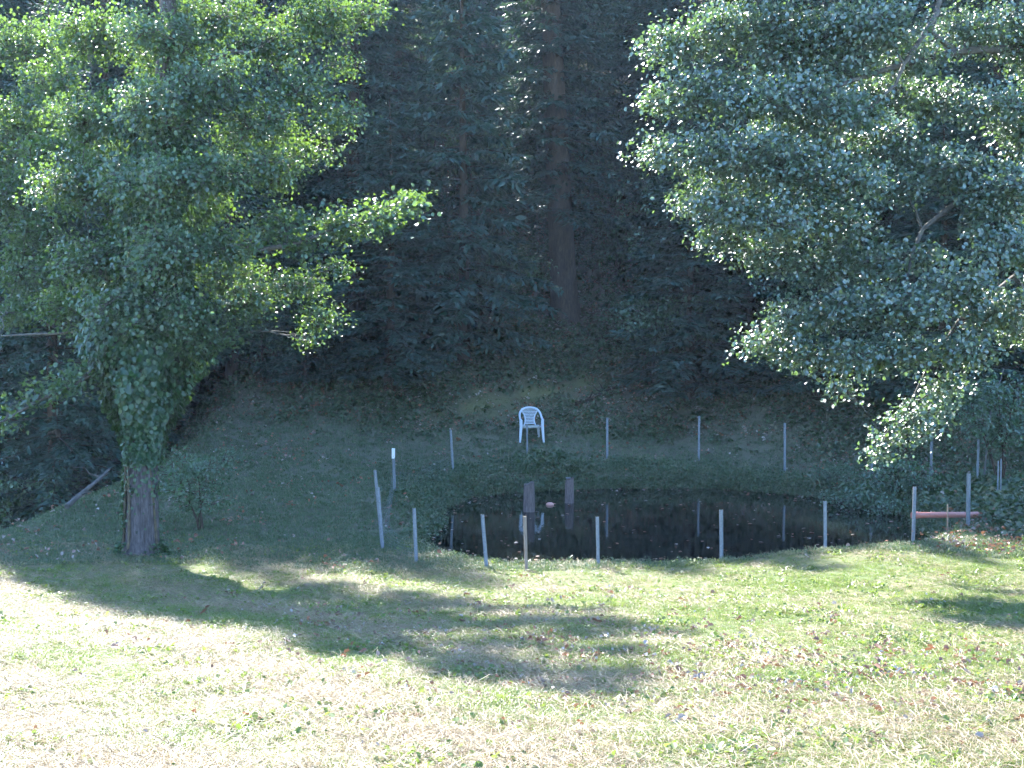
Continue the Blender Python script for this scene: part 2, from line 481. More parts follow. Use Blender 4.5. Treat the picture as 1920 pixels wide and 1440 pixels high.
# left alder
rng = np.random.default_rng(11)
b0 = at(266, 1022, 22.0); b0[2] = terrain(b0[0], b0[1]) - .02
alder = empty('alder_tree', b0, 'tall ivy-clad alder with bare grey trunk base at the left of the meadow', 'tree')
tp = np.array([at(266, 1030, 22), at(266, 1012, 22), at(266, 985, 22), at(267, 940, 22), at(268, 880, 22), at(270, 760, 22), at(275, 640, 22), at(285, 480, 22.1),
               at(300, 300, 22.1), at(310, 120, 22.2), at(318, -60, 22.2), at(325, -250, 22.3), at(330, -440, 22.3), at(330, -560, 22.3)])
tp[0, 2] = b0[2] - .15; tp[1, 2] = b0[2] + .05; tp[2, 2] = b0[2] + .28
tr_r = np.array([.37, .31, .265, .245, .23, .21, .20, .18, .16, .14, .115, .08, .045, .02])
LL = [(690, 22, 22, .42), (600, 40, 22.6, .8), (500, 85, 22, .75), (400, 40, 22.6, .9), (300, 70, 21.6, .85), (180, 70, 23, .9), (50, 85, 26.2, 1.0), 
      (560, 165, 21.6, .62), (632, 225, 21.6, .5), (500, 225, 21.3, .75), (400, 160, 21.0, .8), (290, 210, 20.9, .8), (170, 220, 22.3, .9), (40, 230, 26.0, 1.0), 
      (590, 292, 22, .42), (510, 320, 21.4, .72), (400, 330, 20.9, .8), (280, 345, 20.8, .85), (150, 350, 21.9, .9), (20, 370, 25.4, 1.0), 
      (640, 425, 21.5, .40), (700, 425, 21.3, .30), (530, 425, 22, .62), (425, 465, 21.3, .75), (300, 475, 20.9, .85), (170, 490, 21.9, .8), (50, 515, 25.0, .85),
      (635, 500, 22, .30), (560, 540, 22, .58), (600, 595, 22, .40), (455, 565, 21.8, .68), (340, 590, 21.3, .7), (230, 585, 21.3, .7), (110, 575, 22.4, .6), (15, 590, 24.6, .55),
      (425, 632, 22, .30), (575, 640, 22, .22), (380, 640, 21.7, .4), (170, 640, 22.0, .35),
      (60, 440, 25.0, .7), (100, 295, 24.2, .7), (-20, 300, 26.0, .8), (110, 150, 24.6, .7), (640, 120, 22.4, .35),
      # behind
      (480, 250, 23.8, .9), (350, 120, 24.0, 1.0), (340, 380, 23.8, 1.0), (220, 300, 24.2, 1.0), (430, 520, 23.6, .8), (230, 520, 23.6, .8),
      # above the frame
      (560, -60, 22.4, .6), (430, -90, 22, .75), (280, -80, 22, .8), (120, -40, 26, .8), (500, -200, 22.3, .6), (350, -230, 22, .8), (250, -190, 22.6, .6),
      (420, -350, 22.2, .7), (300, -370, 22.4, .7), (350, -490, 22.3, .6)]
lobes = [(at(px, py, d), r) for px, py, d, r in LL]
ex = []
# the pale low limb that dips to the left
low = np.array([at(268, 640, 22), at(225, 640, 21.9), at(188, 672, 21.8), at(165, 705, 21.7), at(120, 730, 21.6), at(70, 752, 21.5), at(10, 788, 21.4), at(-40, 810, 21.3)])
ex.append((low, .055, .012))
ex.append((np.array([at(275, 640, 22.0), at(190, 612, 22.4), at(120, 625, 22.6), at(50, 627, 22.8), at(0, 630, 23)]), .035, .010))
reach = np.array([at(300, 470, 22.1), at(420, 480, 21.8), at(540, 460, 21.5), at(640, 430, 21.4), at(720, 405, 21.3), at(780, 378, 21.2)])
ex.append((reach, .06, .008))
ex.append((np.array([at(310, 220, 22.1), at(370, 130, 22.0), at(430, 96, 21.7), at(470, 98, 21.6), at(520, 70, 21.6)]), .05, .012))
tr, cr = leaf_tree(alder, tp, tr_r, lobes, rng, .058, M['alder_bark'], M['alder_leaf'], M['branch_bark'], 104, 17, .58, ex)
lv = MB(); tw = MB()
def along(path, n, off, lo=0.25):
    t = rng.uniform(lo, 1, n) * (len(path) - 1); i = np.minimum(t.astype(int), len(path) - 2); f = (t - i)[:, None]
    return path[i] * (1 - f) + path[i + 1] * f + rng.normal(0, 1, (n, 3)) * np.array(off)
bl = np.array(alder.location)
sprays(lv, tw, low - bl, along(low[2:], 64, (.22, .25, .10), 0) + np.array((-.05, 0, .05)) - bl, rng, 14, .075, .3)
sprays(lv, tw, reach - bl, along(reach[2:], 80, (.16, .2, .13), 0) - bl, rng, 14, .075, .25)
sprays(lv, tw, reach - bl, at(775, 382, 21.2) + rng.normal(0, .07, (8, 3)) - bl, rng, 9, .07, .15, spread=.06)
tag(lv.build('low_branch_leaves', M['alder_leaf'], alder), kind='stuff'); tag(tw.build('low_branch_twigs', M['branch_bark'], alder), kind='stuff')
# ivy climbing the trunk
iv = MB(); st = MB()
def ivy_leaves(n, z0, z1, rfun, size):
    z = rng.uniform(z0, z1, n); a = rng.uniform(0, 2 * math.pi, n)
    cx = np.interp(z, tp[:, 2], tp[:, 0]); cyy = np.interp(z, tp[:, 2], tp[:, 1])
    lump = 1 + .30 * np.sin(3 * a + z * 2.3) + .25 * np.sin(5 * a - z * 3.7 + 1)
    r = rfun(z) * lump * rng.random(n) ** .3 + np.interp(z, tp[:, 2], tr_r) - .02
    P = np.stack([cx + r * np.cos(a), cyy + r * np.sin(a), z], -1)
    out = np.stack([np.cos(a), np.sin(a), 0 * a], -1)
    D = np.array((0, 0, -1.0)) + .45 * out + rng.normal(0, .4, P.shape)
    N = out * .9 + np.array((0, 0, .55)) + rng.normal(0, .3, P.shape)
    L = size * rng.uniform(.6, 1.25, n)
    iv.leaves(P - bl, D, N, L, L * .9, rng.random(n), .14, .15)
zt = lambda py: at(266, py, 22)[2]
ivy_leaves(9500, zt(800), zt(560), lambda z: np.interp(z, [zt(800), zt(740), zt(670), zt(560)], [.16, .42, .62, .75]), .085)
ivy_leaves(2600, zt(866), zt(790), lambda z: np.interp(z, [zt(866), zt(790)], [.05, .17]), .075)
ivy_leaves(6000, zt(560), zt(150), lambda z: np.full_like(z, .55), .085)
ivy_leaves(200, zt(925), zt(860), lambda z: np.full_like(z, .05), .06)
ivy_leaves(60, zt(990), zt(900), lambda z: np.full_like(z, .06), .05)
na = 520; ab = rng.normal(0, .45, na) + np.where(rng.random(na) < .55, math.pi, 0); zb = rng.random(na) ** 1.6 * .22; rb_ = .30 + rng.random(na) * .12 - zb * .25
ob = np.stack([np.cos(ab), np.sin(ab), 0 * ab], -1)
iv.leaves(ob * rb_[:, None] + np.stack([0 * ab, 0 * ab, zb + .02], -1), ob * .6 + rng.normal(0, .5, (na, 3)), ob * .5 + np.array((0, 0, .7)) + rng.normal(0, .3, (na, 3)), .05, .045, rng.random(na))
a_l = rng.uniform(0, 1, 420)            # ragged trailing leaves lower on the left side of the trunk
zz = zt(1000) + a_l * (zt(860) - zt(1000)); aa2 = rng.normal(math.pi * 1.05, .28, 420)
rr2 = np.interp(zz, tp[::1, 2], tr_r) + .02 + rng.random(420) * .03
P = np.stack([b0[0] + rr2 * np.cos(aa2), b0[1] + rr2 * np.sin(aa2), zz], -1); o_ = np.stack([np.cos(aa2), np.sin(aa2), 0 * aa2], -1)
iv.leaves(P - bl, np.array((0, 0, -1)) + rng.normal(0, .5, P.shape), o_ + rng.normal(0, .4, P.shape), .045, .045, rng.random(420))
ivy = tag(iv.build('ivy', M['ivy_leaf'], alder), kind='stuff')
for k, (a, ph) in enumerate(((math.pi * 1.12, 0), (math.pi * 1.30, 1.1), (math.pi * 1.85, 2.0))):
    zq = np.linspace(zt(1024), zt(800), 14); ang = a + .35 * np.sin(zq * 1.4 + ph) * (.3 + .7 * np.linspace(0, 1, 14))
    rq = np.interp(zq, tp[:, 2], tr_r) + .012
    st.tube(np.stack([b0[0] + rq * np.cos(ang), b0[1] + rq * np.sin(ang), zq], -1) - bl, np.linspace(.024, .014, 14), 6)
st.build('ivy_stems', M['bark_moss'], alder, True)

# right alder, its trunk just outside the picture
rng = np.random.default_rng(23)
rb = np.array((8.9, 22.2, 0)); rb[2] = terrain(rb[0], rb[1]) - .03
alder2 = empty('alder_tree', rb, 'broad alder reaching in from the right with glossy sunlit leaves over the pond', 'tree')
h = np.array([0, .15, .5, 1.2, 2.2, 3.4, 4.8, 6.2, 7.8, 9.4, 11.0, 12.2])
tp2 = np.stack([8.9 + .03 * np.sin(h) - .07 * h * .3, 22.2 - .02 * h, rb[2] + h - .05], -1)
tr2 = np.array([.40, .33, .29, .27, .25, .235, .21, .18, .14, .10, .06, .03])
RL = [(1270, 85, 21.2, .62), (1390, 50, 21, .85), (1520, 60, 20.6, .85), (1650, 50, 20, .7), (1240, 195, 21.0, .42), (1330, 175, 20.6, .7), (1450, 185, 20.1, .8), (1570, 215, 20, .7),
      (1235, 285, 20.6, .38), (1330, 290, 20.2, .7), (1450, 305, 19.7, .8), (1580, 335, 19.6, .65), (1370, 395, 20, .62), (1490, 415, 19.6, .68), (1590, 430, 19.8, .5), (1345, 450, 20.4, .42),
      (1840, 60, 21.4, .8), (1760, 190, 21.2, .5), (1860, 200, 20.6, .6), (1800, 320, 20.4, .6), (1890, 350, 20, .7), (1740, 300, 20.6, .4), (1890, 470, 19.6, .6), (1790, 540, 19.5, .62), (1880, 590, 19.8, .7),
      (1690, 575, 19.4, .62), (1590, 580, 19.8, .6), (1490, 600, 20.0, .55), (1425, 640, 20, .36), (1510, 670, 19.9, .46), (1600, 670, 19.6, .55), (1700, 660, 19.4, .5), (1800, 660, 19.4, .5),
      (1575, 730, 19.8, .22), (1780, 730, 19.7, .34), (1700, 790, 19.9, .34), (1735, 775, 19.9, .30), (1655, 825, 20, .22), (1720, 820, 20, .2), (1640, 855, 20, .10),
      (1660, 260, 20.6, .6), (1690, 350, 20.4, .42), (1640, 500, 20.2, .5), (1540, 500, 20.2, .55), (1440, 480, 20.4, .5), (1730, 480, 20.4, .3), (1860, 420, 20.2, .5), (1700, 110, 20.8, .6), (1300, 380, 20.6, .4), (1580, 130, 20.4, .6), (1460, 110, 20.8, .6),
      # behind and to the right
      (1500, 250, 22.0, .9), (1400, 330, 21.8, .8), (1640, 180, 22, .8), (1960, 250, 21, .9), (1990, 450, 20.6, .9), (1960, 620, 20.4, .7), (2080, 330, 22, 1.1), (2100, 120, 22.5, 1.1), (2150, 520, 22.4, 1.0), (1980, 80, 21.5, .9),
      (2250, 250, 23, 1.1), (2260, 450, 23, 1.0), (2000, 200, 24.5, 1.0), (2050, 420, 24.6, 1.0),
      # above the frame
      (1420, -70, 21, .8), (1560, -80, 20.8, .9), (1720, -80, 21.2, .9), (1900, -80, 22, 1.0), (2060, -60, 22.3, 1.0), (1640, -210, 21.8, 1.0), (1820, -220, 22, 1.0), (1980, -240, 22, 1.1), (2130, -210, 22.5, 1.0),
      (1800, -370, 22, .9), (1950, -390, 22.2, 1.0), (2080, -400, 22.4, .9), (1980, -520, 22.2, .8)]
lobes = [(at(px, py, d), r * 1.13) for px, py, d, r in RL]
ex = [(np.array([tp2[7], at(1930, 90, 21.6), at(1800, 95, 21.0), at(1700, 118, 20.4), at(1600, 150, 20.1), at(1500, 190, 20)]), .085, .02),
      (np.array([at(1790, 95, 21), at(1745, 60, 20.6), at(1765, -10, 20.8), at(1790, -80, 21)]), .05, .03),
      (np.array([at(1760, 20, 20.7), at(1725, 75, 20.3), at(1695, 120, 20.1), at(1678, 160, 20), at(1600, 230, 19.9)]), .045, .015),
      (np.array([at(1790, 380, 20.6), at(1730, 430, 20.4), at(1712, 470, 20.3), at(1698, 530, 20.1), at(1690, 600, 19.7)]), .04, .012),
      (np.array([tp2[5], at(1900, 520, 20.8), at(1800, 600, 20), at(1740, 690, 19.9), at(1700, 770, 20), at(1655, 820, 20)]), .05, .008)]
leaf_tree(alder2, tp2, tr2, lobes, rng, .061, M['alder_bark'], M['alder_leaf_pale'], M['branch_bark'], 114, 16, .50, ex)

# ------------------------------------------------------------------ firs
def fir_meshes(seed, H, R, base_frac, dens=1.0):
    g = np.random.default_rng(seed)
    trunk = MB(); br = MB(); fol = MB()
    hh = np.linspace(-.4, H, 12)
    r0 = .013 * H + .03
    trunk.tube(np.stack([.04 * np.sin(hh * .5 + seed), .04 * np.cos(hh * .37 + seed) - .04, hh], -1), np.maximum(r0 * (1 - hh / H * .96), .012) * np.where(hh < .1, 1.35, 1), 9)
    z = H * base_frac
    while z < H * .985:
        t = (z / H - base_frac) / (1 - base_frac)
        nb = g.integers(4, 7)
        a0 = g.uniform(0, 6.28)
        for k in range(nb):
            a = a0 + k * 6.283 / nb + g.normal(0, .25)
            L = R * (1 - t) ** .75 * g.uniform(.6, 1.1) * (1 if t > .12 else .75 + .25 * t / .12) + .15
            n = 7
            s = np.linspace(0, 1, n)
            o = np.array((math.cos(a), math.sin(a), 0))
            droop = g.uniform(.16, .36) * (1.1 - .8 * t)
            rise = .30 * t
            pz = z + g.uniform(-.1, .1) + L * (rise * s - droop * s ** 1.6 + .10 * np.clip(s - .7, 0, 1))
            pts = o * (s * L)[:, None]; pts[:, 2] += pz
            pts[:, :2] += g.normal(0, .02, (n, 2)) * s[:, None]
            br.tube(pts, np.linspace(.010 + .008 * L, .004, n), 3, .5, False)
            side = np.array((-o[1], o[0], 0))
            m = max(5, int(L * 18 * dens))
            u = g.uniform(.06, 1, m * 2)
            q = u * (n - 1); i = np.minimum(q.astype(int), n - 2); f = (q - i)[:, None]
            c = pts[i] * (1 - f) + pts[i + 1] * f
            sg = np.where(np.arange(m * 2) % 2, 1.0, -1.0)[:, None]
            tl = (.12 + .42 * np.sin(np.clip(u, 0, 1) * math.pi * .78 + .25)) * min(1, L / 1.6 + .25) * g.uniform(.6, 1.15, m * 2)
            td = unit(sg * side * .8 + o * .65 + np.array((0, 0, -.22)) + g.normal(0, .14, (m * 2, 3)))
            v0 = g.random()
            for w in range(3):
                P = c + td * (tl * (w * .33))[:, None] + g.normal(0, .012, c.shape)
                D = td + sg * (-1) ** w * o * .25 + g.normal(0, .25, c.shape) + np.array((0, 0, -.10 * w))
                N = np.array((0, 0, 1)) + g.normal(0, .33, c.shape)
                ln = tl * g.uniform(.30, .45, len(tl)) + .035
                fol.diamonds(P, D, N, ln, ln * .30 + .012, np.clip(.35 + .3 * v0 + g.normal(0, .2, len(tl)), 0, .99))
        z += g.uniform(.24, .46) * (1 - .35 * t) / dens ** .3
    # dead lower twigs
    for k in range(int(26 * H * base_frac / 3)):
        zz = g.uniform(.6, H * base_frac + .5); a = g.uniform(0, 6.28); L = g.uniform(.3, 1.5)
        e = np.array((math.cos(a) * L, math.sin(a) * L, zz - g.uniform(-.1, .3) * L))
        br.tube(poly_curve((0, 0, zz), e, 4, .05, g, .1), np.linspace(.012, .003, 4), 3, .3, False)
    return (trunk.mesh('fir_trunk', M['fir_bark'], True), br.mesh('fir_branches', M['fir_bark']), fol.mesh('fir_foliage', M['fir_needle']))

FIRS = [(14.0, fir_meshes(1, 14.0, 2.7, .05)), (17.0, fir_meshes(2, 17.0, 3.0, .08)), (17.0, fir_meshes(3, 17.0, 2.8, .14)), (20.0, fir_meshes(4, 20.0, 3.1, .12, .9)), (9.0, fir_meshes(5, 9.0, 2.1, .06, 1.1))]

def place_fir(x, y, kind, H, label, group, rz, wide=1.0):
    h0, ms = FIRS[kind]
    k = H / h0
    o = empty('fir_tree', (x, y, float(terrain(x, y)) - .05), label, 'tree', group, rz)
    for nm, me in zip(('trunk', 'branches', 'foliage'), ms):
        c = bpy.data.objects.new(nm, me); C.objects.link(c); c.parent = o
        c.scale = (k * wide, k * wide, k)
        if nm != 'trunk': c['kind'] = 'stuff'
    return o

def top_limit(y):
    return .98 * (y - 19.5)

rng = np.random.default_rng(5)
# the one whose thick bare trunk shows in the middle
bf = at(1060, 545, 40.0)
bf[2] = terrain(bf[0], bf[1]) - .1
big = empty('fir_tree', bf, 'old fir with the thick bare brown trunk standing above the white chair', 'tree')
mt = MB()
hh = np.array([-.4, .1, .6, 1.5, 3, 5, 8, 12, 15, 17])
mt.tube(np.stack([-.05 * hh, 0 * hh, hh], -1), np.array([.55, .47, .40, .37, .35, .33, .28, .20, .10, .02]), 14)
mt.build('trunk', M['fir_bark'], big, True)
for nm, me in zip(('branches', 'foliage'), FIRS[2][1][1:]):
    c = bpy.data.objects.new(nm, me); C.objects.link(c); c.parent = big; c.location = (-.3, 0, .9); c.scale = (.95, .95, .93); c.rotation_euler = (0, 0, 2.2); c['kind'] = 'stuff'

spots = []
def ok(x, y, dmin):
    if y < 46 and -1.6 < x / y * 40 - bf[0] < 1.0 and y > 36: return False
    if y < 40.5 and abs(x / y * 40 - bf[0]) < 2.7: return False
    return all((x - a) ** 2 + (y - b) ** 2 > dmin ** 2 for a, b in spots) and not (abs(x - bf[0] * y / 40) < 1.2 and y < 40)
spots.append((bf[0], bf[1]))
special = [(-4.25, 38.8, 2, 'fir with a slim bare trunk foot just right of the big alder crown'),
           (-9.8, 30.5, 0, 'dark low-branched fir in the hollow left of the ivy-clad trunk'),
           (-12.2, 33.5, 0, 'tall dark fir at the far left behind the dipping alder limb'),
           (6.2, 38.0, 0, 'fir with layered drooping boughs showing between the old trunk and the right alder'),
           (-10.6, 37.6, 3, 'fir added on the slope behind the ivy-clad trunk to shade the lawn'),  # added fir, its shadow closes a sunlit gap beside the trunk
           (11.8, 35.2, 0, 'dark fir on the bank behind the posts at the right edge')]
for x, y, k, lab in special:
    gz = float(terrain(x, y))
    place_fir(x, y, k, max(8.0, (top_limit(y) - gz) * (.93 if k == 3 else 1)), lab, None, rng.uniform(0, 6.28)); spots.append((x, y))
tries = 0
rows = [(37.0, 41.5, 3.1, 11, (0, 1, 4), 15), (41.5, 48, 3.2, 13, (0, 1, 2, 3), 18), (48, 58, 3.6, 13, (1, 2, 3), 24), (58, 70, 4.4, 9, (1, 3), 28)]
for y0, y1, dm, cnt, kinds, xr in rows:
    got = 0; tries = 0
    while got < cnt and tries < 4000:
        tries += 1
        x = rng.uniform(-xr, xr); y = rng.uniform(y0, y1)
        if not ok(x, y, dm): continue
        if 45 < y < 60 and -15 < x < -1 and rng.random() < .6: continue
        gz = float(terrain(x, y))
        k = int(rng.choice(kinds))
        lim = top_limit(y) - gz
        H = float(np.clip(lim * rng.uniform(.82, 1.02), 8, 27))
        place_fir(x, y, k, H, 'dark fir in the dense shaded wood on the slope behind the pond', 'firs of the wood behind the pond', rng.uniform(0, 6.28), rng.uniform(.80, 1.0))
        spots.append((x, y)); got += 1

yf = 0
for i in range(600):
    if yf >= 11: break
    x = rng.uniform(-9, 13); y = hill_foot(x) + rng.uniform(1.6, 4.6)
    if not ok(x, y, 2.0) or abs(x / y * 40 - bf[0]) < 1.5: continue
    place_fir(x, y, 4 if i % 3 else 0, rng.uniform(4.0, 7.5), 'young fir branched down to the ground at the foot of the wood', 'young firs at the foot of the wood', rng.uniform(0, 6.28), rng.uniform(1.1, 1.4))
    spots.append((x, y)); yf += 1

# ------------------------------------------------------------------ broadleaf undergrowth
def shrub_meshes(seed, H, R, n, leaf, flat=.5, nst=5):
    g = np.random.default_rng(seed)
    st = MB(); lv = MB()
    nodes = []
    for k in range(nst):
        a = g.uniform(0, 6.28)
        e = np.array((math.cos(a) * R * g.uniform(.3, .8), math.sin(a) * R * g.uniform(.3, .8), H * g.uniform(.6, .95)))
        c = poly_curve((g.normal(0, .05), g.normal(0, .05), -.1), e, 7, .12, g, .06)
        st.tube(c, np.linspace(.010 + .006 * H, .004, 7), 5)
        nodes.append(c[2:])
        for q in range(4):
            b = c[g.integers(2, 6)]; e2 = b + np.array((g.normal(0, R * .5), g.normal(0, R * .5), g.uniform(-.1, .35) * H * .5))
            d = poly_curve(b, e2, 4, .05, g, .1); st.tube(d, np.linspace(.009, .003, 4), 3, .5, False); nodes.append(d[1:])
    nodes = np.concatenate(nodes)
    tips = nodes[g.integers(0, len(nodes), n)] + g.normal(0, 1, (n, 3)) * np.array((.28 * R, .28 * R, .12 * H * flat))
    tips[:, 2] = np.maximum(tips[:, 2], .08)
    sprays(lv, st, nodes, tips, g, 13, leaf, .4, .9, .10)
    return st.mesh('shrub_stems', M['fir_bark']), lv.mesh('shrub_leaves', M['beech_leaf'])

SHR = [shrub_meshes(31, 3.4, 1.7, 330, .075), shrub_meshes(32, 2.0, 1.2, 210, .07), shrub_meshes(33, .9, .75, 130, .06, .7), shrub_meshes(34, 5.5, 2.3, 460, .08)]

def place_shrub(x, y, k, name, label, cat, group=None, s=1.0, rz=0.0, dz=0.0):
    o = empty(name, (x, y, float(terrain(x, y)) - .02 + dz), label, cat, group, rz)
    for nm, me in zip(('stems', 'leaves'), SHR[k]):
        c = bpy.data.objects.new(nm, me); C.objects.link(c); c.parent = o; c.scale = (s, s, s); c['kind'] = 'stuff'
    return o

p = at(375, 880, 24.5); place_shrub(p[0], p[1], 1, 'elder_shrub', 'small leafy shrub growing just right of the ivy-clad trunk', 'shrub', None, .72, 1.0)
p = at(1230, 690, 37.5); place_shrub(p[0], p[1], 0, 'beech_sapling', 'beech sapling with flat leafy layers on the bank right of the white chair', 'tree', None, .9, .4)
p = at(905, 640, 38.5); place_shrub(p[0], p[1], 0, 'beech_sapling', 'low spreading beech sapling on the dark slope above the white chair', 'tree', None, .8, 2.4)
p = at(1560, 520, 35.5); place_shrub(p[0], p[1], 3, 'beech_tree', 'young beech with level green layers seen below the right alder crown', 'tree', None, 1.0, 1.2)
p = at(1350, 560, 38.5); place_shrub(p[0], p[1], 3, 'beech_tree', 'young beech beside the right alder crown at the wood edge', 'tree', None, .95, 4.2)
p = at(1880, 740, 29.5); place_shrub(p[0], p[1], 0, 'hazel_shrub', 'hazel shrub on the bank at the right edge behind the last posts', 'shrub', None, .85, 5.2)
p = at(60, 900, 31); place_shrub(p[0], p[1], 0, 'hazel_shrub', 'dim hazel shrub in the hollow at the far left', 'shrub', None, 1.0, .2)
p = at(500, 760, 37); place_shrub(p[0], p[1], 0, 'hazel_shrub', 'dim hazel shrub on the slope between the alder trunk and the chair', 'shrub', None, .8, 3.1)
for i, (px, py, d, s) in enumerate(((1600, 960, 28.6, .75), (1655, 975, 27.8, .8), (1690, 950, 28.4, .9), (1560, 935, 30.2, .6))):
    p = at(px, py, d)
    place_shrub(p[0], p[1], 2, 'bramble', 'low leafy bramble at the right end of the pond', 'shrub', 'brambles at the right end of the pond', s, i * 1.7)
us = 0
for t in range(400):
    if us >= 36: break
    x = rng.uniform(-15, 16); y = rng.uniform(37.0, 52)
    if y < hill_foot(x) + 2.0 or not ok(x, y, 1.3): continue
    place_shrub(x, y, int(rng.choice((0, 1, 3))), 'undergrowth_sapling', 'leafy sapling in the undergrowth below the firs', 'tree', 'saplings below the firs', rng.uniform(.7, 1.1), rng.uniform(0, 6.28)); spots.append((x, y)); us += 1

# ------------------------------------------------------------------ ground growth (scattered by points)
proto_n = 0
def scatter(name, P, rot, scl, protos, label, idx=None):
    col = bpy.data.collections.new(name + '_pieces')
    for o in protos:
        col.objects.link(o)
    me = bpy.data.meshes.new(name)
    me.vertices.add(len(P)); me.vertices.foreach_set('co', np.asarray(P, np.float32).ravel())
    a = me.attributes.new('rot', 'FLOAT_VECTOR', 'POINT'); a.data.foreach_set('vector', np.asarray(rot, np.float32).ravel())
    a = me.attributes.new('scl', 'FLOAT', 'POINT'); a.data.foreach_set('value', np.asarray(scl, np.float32))
    a = me.attributes.new('pick', 'INT', 'POINT')
    a.data.foreach_set('value', (np.arange(len(P)) % len(protos) if idx is None else idx).astype(np.int32))
    me.update()
    o = bpy.data.objects.new(name, me); C.objects.link(o)
    ng = bpy.data.node_groups.new(name, 'GeometryNodeTree')
    ng.interface.new_socket('Geometry', in_out='INPUT', socket_type='NodeSocketGeometry')
    ng.interface.new_socket('Geometry', in_out='OUTPUT', socket_type='NodeSocketGeometry')
    gi = ng.nodes.new('NodeGroupInput'); go = ng.nodes.new('NodeGroupOutput')
    ip = ng.nodes.new('GeometryNodeInstanceOnPoints'); ci = ng.nodes.new('GeometryNodeCollectionInfo')
    ci.inputs['Collection'].default_value = col; ci.inputs['Separate Children'].default_value = True; ci.inputs['Reset Children'].default_value = True
    ip.inputs['Pick Instance'].default_value = True
    def attr(nm, t):
        n = ng.nodes.new('GeometryNodeInputNamedAttribute'); n.data_type = t; n.inputs['Name'].default_value = nm
        return next(s for s in n.outputs if s.enabled and s.name == 'Attribute')
    L = ng.links.new
    L(gi.outputs[0], ip.inputs['Points']); L(ci.outputs[0], ip.inputs['Instance'])
    L(attr('pick', 'INT'), ip.inputs['Instance Index']); L(attr('rot', 'FLOAT_VECTOR'), ip.inputs['Rotation']); L(attr('scl', 'FLOAT'), ip.inputs['Scale'])
    L(ip.outputs[0], go.inputs[0])
    md = o.modifiers.new('pieces', 'NODES'); md.node_group = ng
    me.materials.append(protos[0].data.materials[0])
    return tag(o, label, None, None, 'stuff')

def tuft(name, seed, mat, nb, h, spread, w, lean=.5):
    g = np.random.default_rng(seed); m = MB()
    for k in range(nb):
        a = g.uniform(0, 6.28); o = np.array((math.cos(a), math.sin(a), 0)); s = np.array((-o[1], o[0], 0))
        b = o * spread * g.random() ** .6 + np.array((0, 0, -.01))
        a2 = g.uniform(0, 6.28); o2 = np.array((math.cos(a2), math.sin(a2), 0)); s = np.array((-o2[1], o2[0], 0))
        H = h * g.uniform(.5, 1.2); ln = lean * g.uniform(.3, 1.3)
        p1 = b + np.array((0, 0, H * .55)) + o2 * H * ln * .35; p2 = b + np.array((0, 0, H * .95 * max(.25, 1 - ln * .45))) + o2 * H * ln * 1.1
        ww = w * g.uniform(.7, 1.3)
        v = [b - s * ww * .5, b + s * ww * .5, p1 + s * ww * .42, p1 - s * ww * .42, p2]
        m.add(v[:4], [[0, 1, 2, 3]], g.random() * .35); m.add([v[3], v[2], v[4]], [[0, 1, 2]], g.random() * .35)
    return m.build(name, mat, None, False, False)

def straw(name, seed, mat, nb, ln, spread):
    g = np.random.default_rng(seed); m = MB()
    for k in range(nb):
        a = g.normal(0, .7) + (math.pi if g.random() < .5 else 0); o = np.array((math.cos(a), math.sin(a), 0)); s = np.array((-o[1], o[0], 0))
        c = np.array((g.normal(0, spread), g.normal(0, spread), g.uniform(.004, .035)))
        L = ln * g.uniform(.4, 1.2); w = g.uniform(.0013, .0026)
        bend = s * g.normal(0, .12) * L; rise = np.array((0, 0, g.uniform(-.02, .035)))
        q = [c - o * L * .5, c + bend * .6 + rise * .6, c + o * L * .5 + rise]
        up = np.array((0, 0, w * .6))
        v = []
        for t in q: v += [t - s * w * .5 + up * (k % 2), t + s * w * .5]
        m.add(v, [[0, 1, 3, 2], [2, 3, 5, 4]], g.random() * .4)
    return m.build(name, mat, None, False, False)

def single_leaf(name, seed, mat, size, n=1, spread=0.0):
    g = np.random.default_rng(seed); m = MB()
    P = g.normal(0, 1, (n, 3)) * np.array((spread, spread, .01)) + np.array((0, 0, .015))
    a = g.uniform(0, 6.28, n); D = np.stack([np.cos(a), np.sin(a), g.normal(.1, .3, n)], -1)
    N = np.array((0, 0, 1.0)) + g.normal(0, .35, (n, 3))
    L = size * g.uniform(.7, 1.3, n)
    m.leaves(P, D, N, L, L * g.uniform(.55, .9, n), g.random(n) * .4, g.uniform(.1, .6), g.uniform(-.1, .35))
    return m.build(name, mat, None, False, False)

def herb(name, seed, mat, n, h, size, spread):
    g = np.random.default_rng(seed); m = MB()
    a = g.uniform(0, 6.28, n); r = spread * g.random(n) ** .5
    P = np.stack([r * np.cos(a), r * np.sin(a), h * g.uniform(.2, 1, n)], -1)
    D = np.stack([np.cos(a), np.sin(a), g.normal(-.1, .35, n)], -1) + g.normal(0, .5, (n, 3))
    N = np.array((0, -.15, 1.0)) + g.normal(0, .38, (n, 3))
    L = size * g.uniform(.6, 1.3, n)
    m.leaves(P, D, N, L, L * .85, g.random(n) * .4, .15, .15)
    return m.build(name, mat, None, False, False)

rng = np.random.default_rng(77)
def sample(n, y0, y1, margin=2.5, power=1.0):
    """points over the ground in and beside the view, denser towards the viewer"""
    y = y0 * (y1 / y0) ** (rng.random(n) ** power)
    x = rng.uniform(-1, 1, n) * (.375 * y + margin)
    return x, y

def finish(x, y, sink=0.0, tilt=.15):
    z = terrain(x, y) - sink
    n = len(x)
    rot = np.stack([rng.normal(0, tilt, n), rng.normal(0, tilt, n), rng.uniform(0, 6.28, n)], -1)
    return np.stack([x, y, z], -1), rot

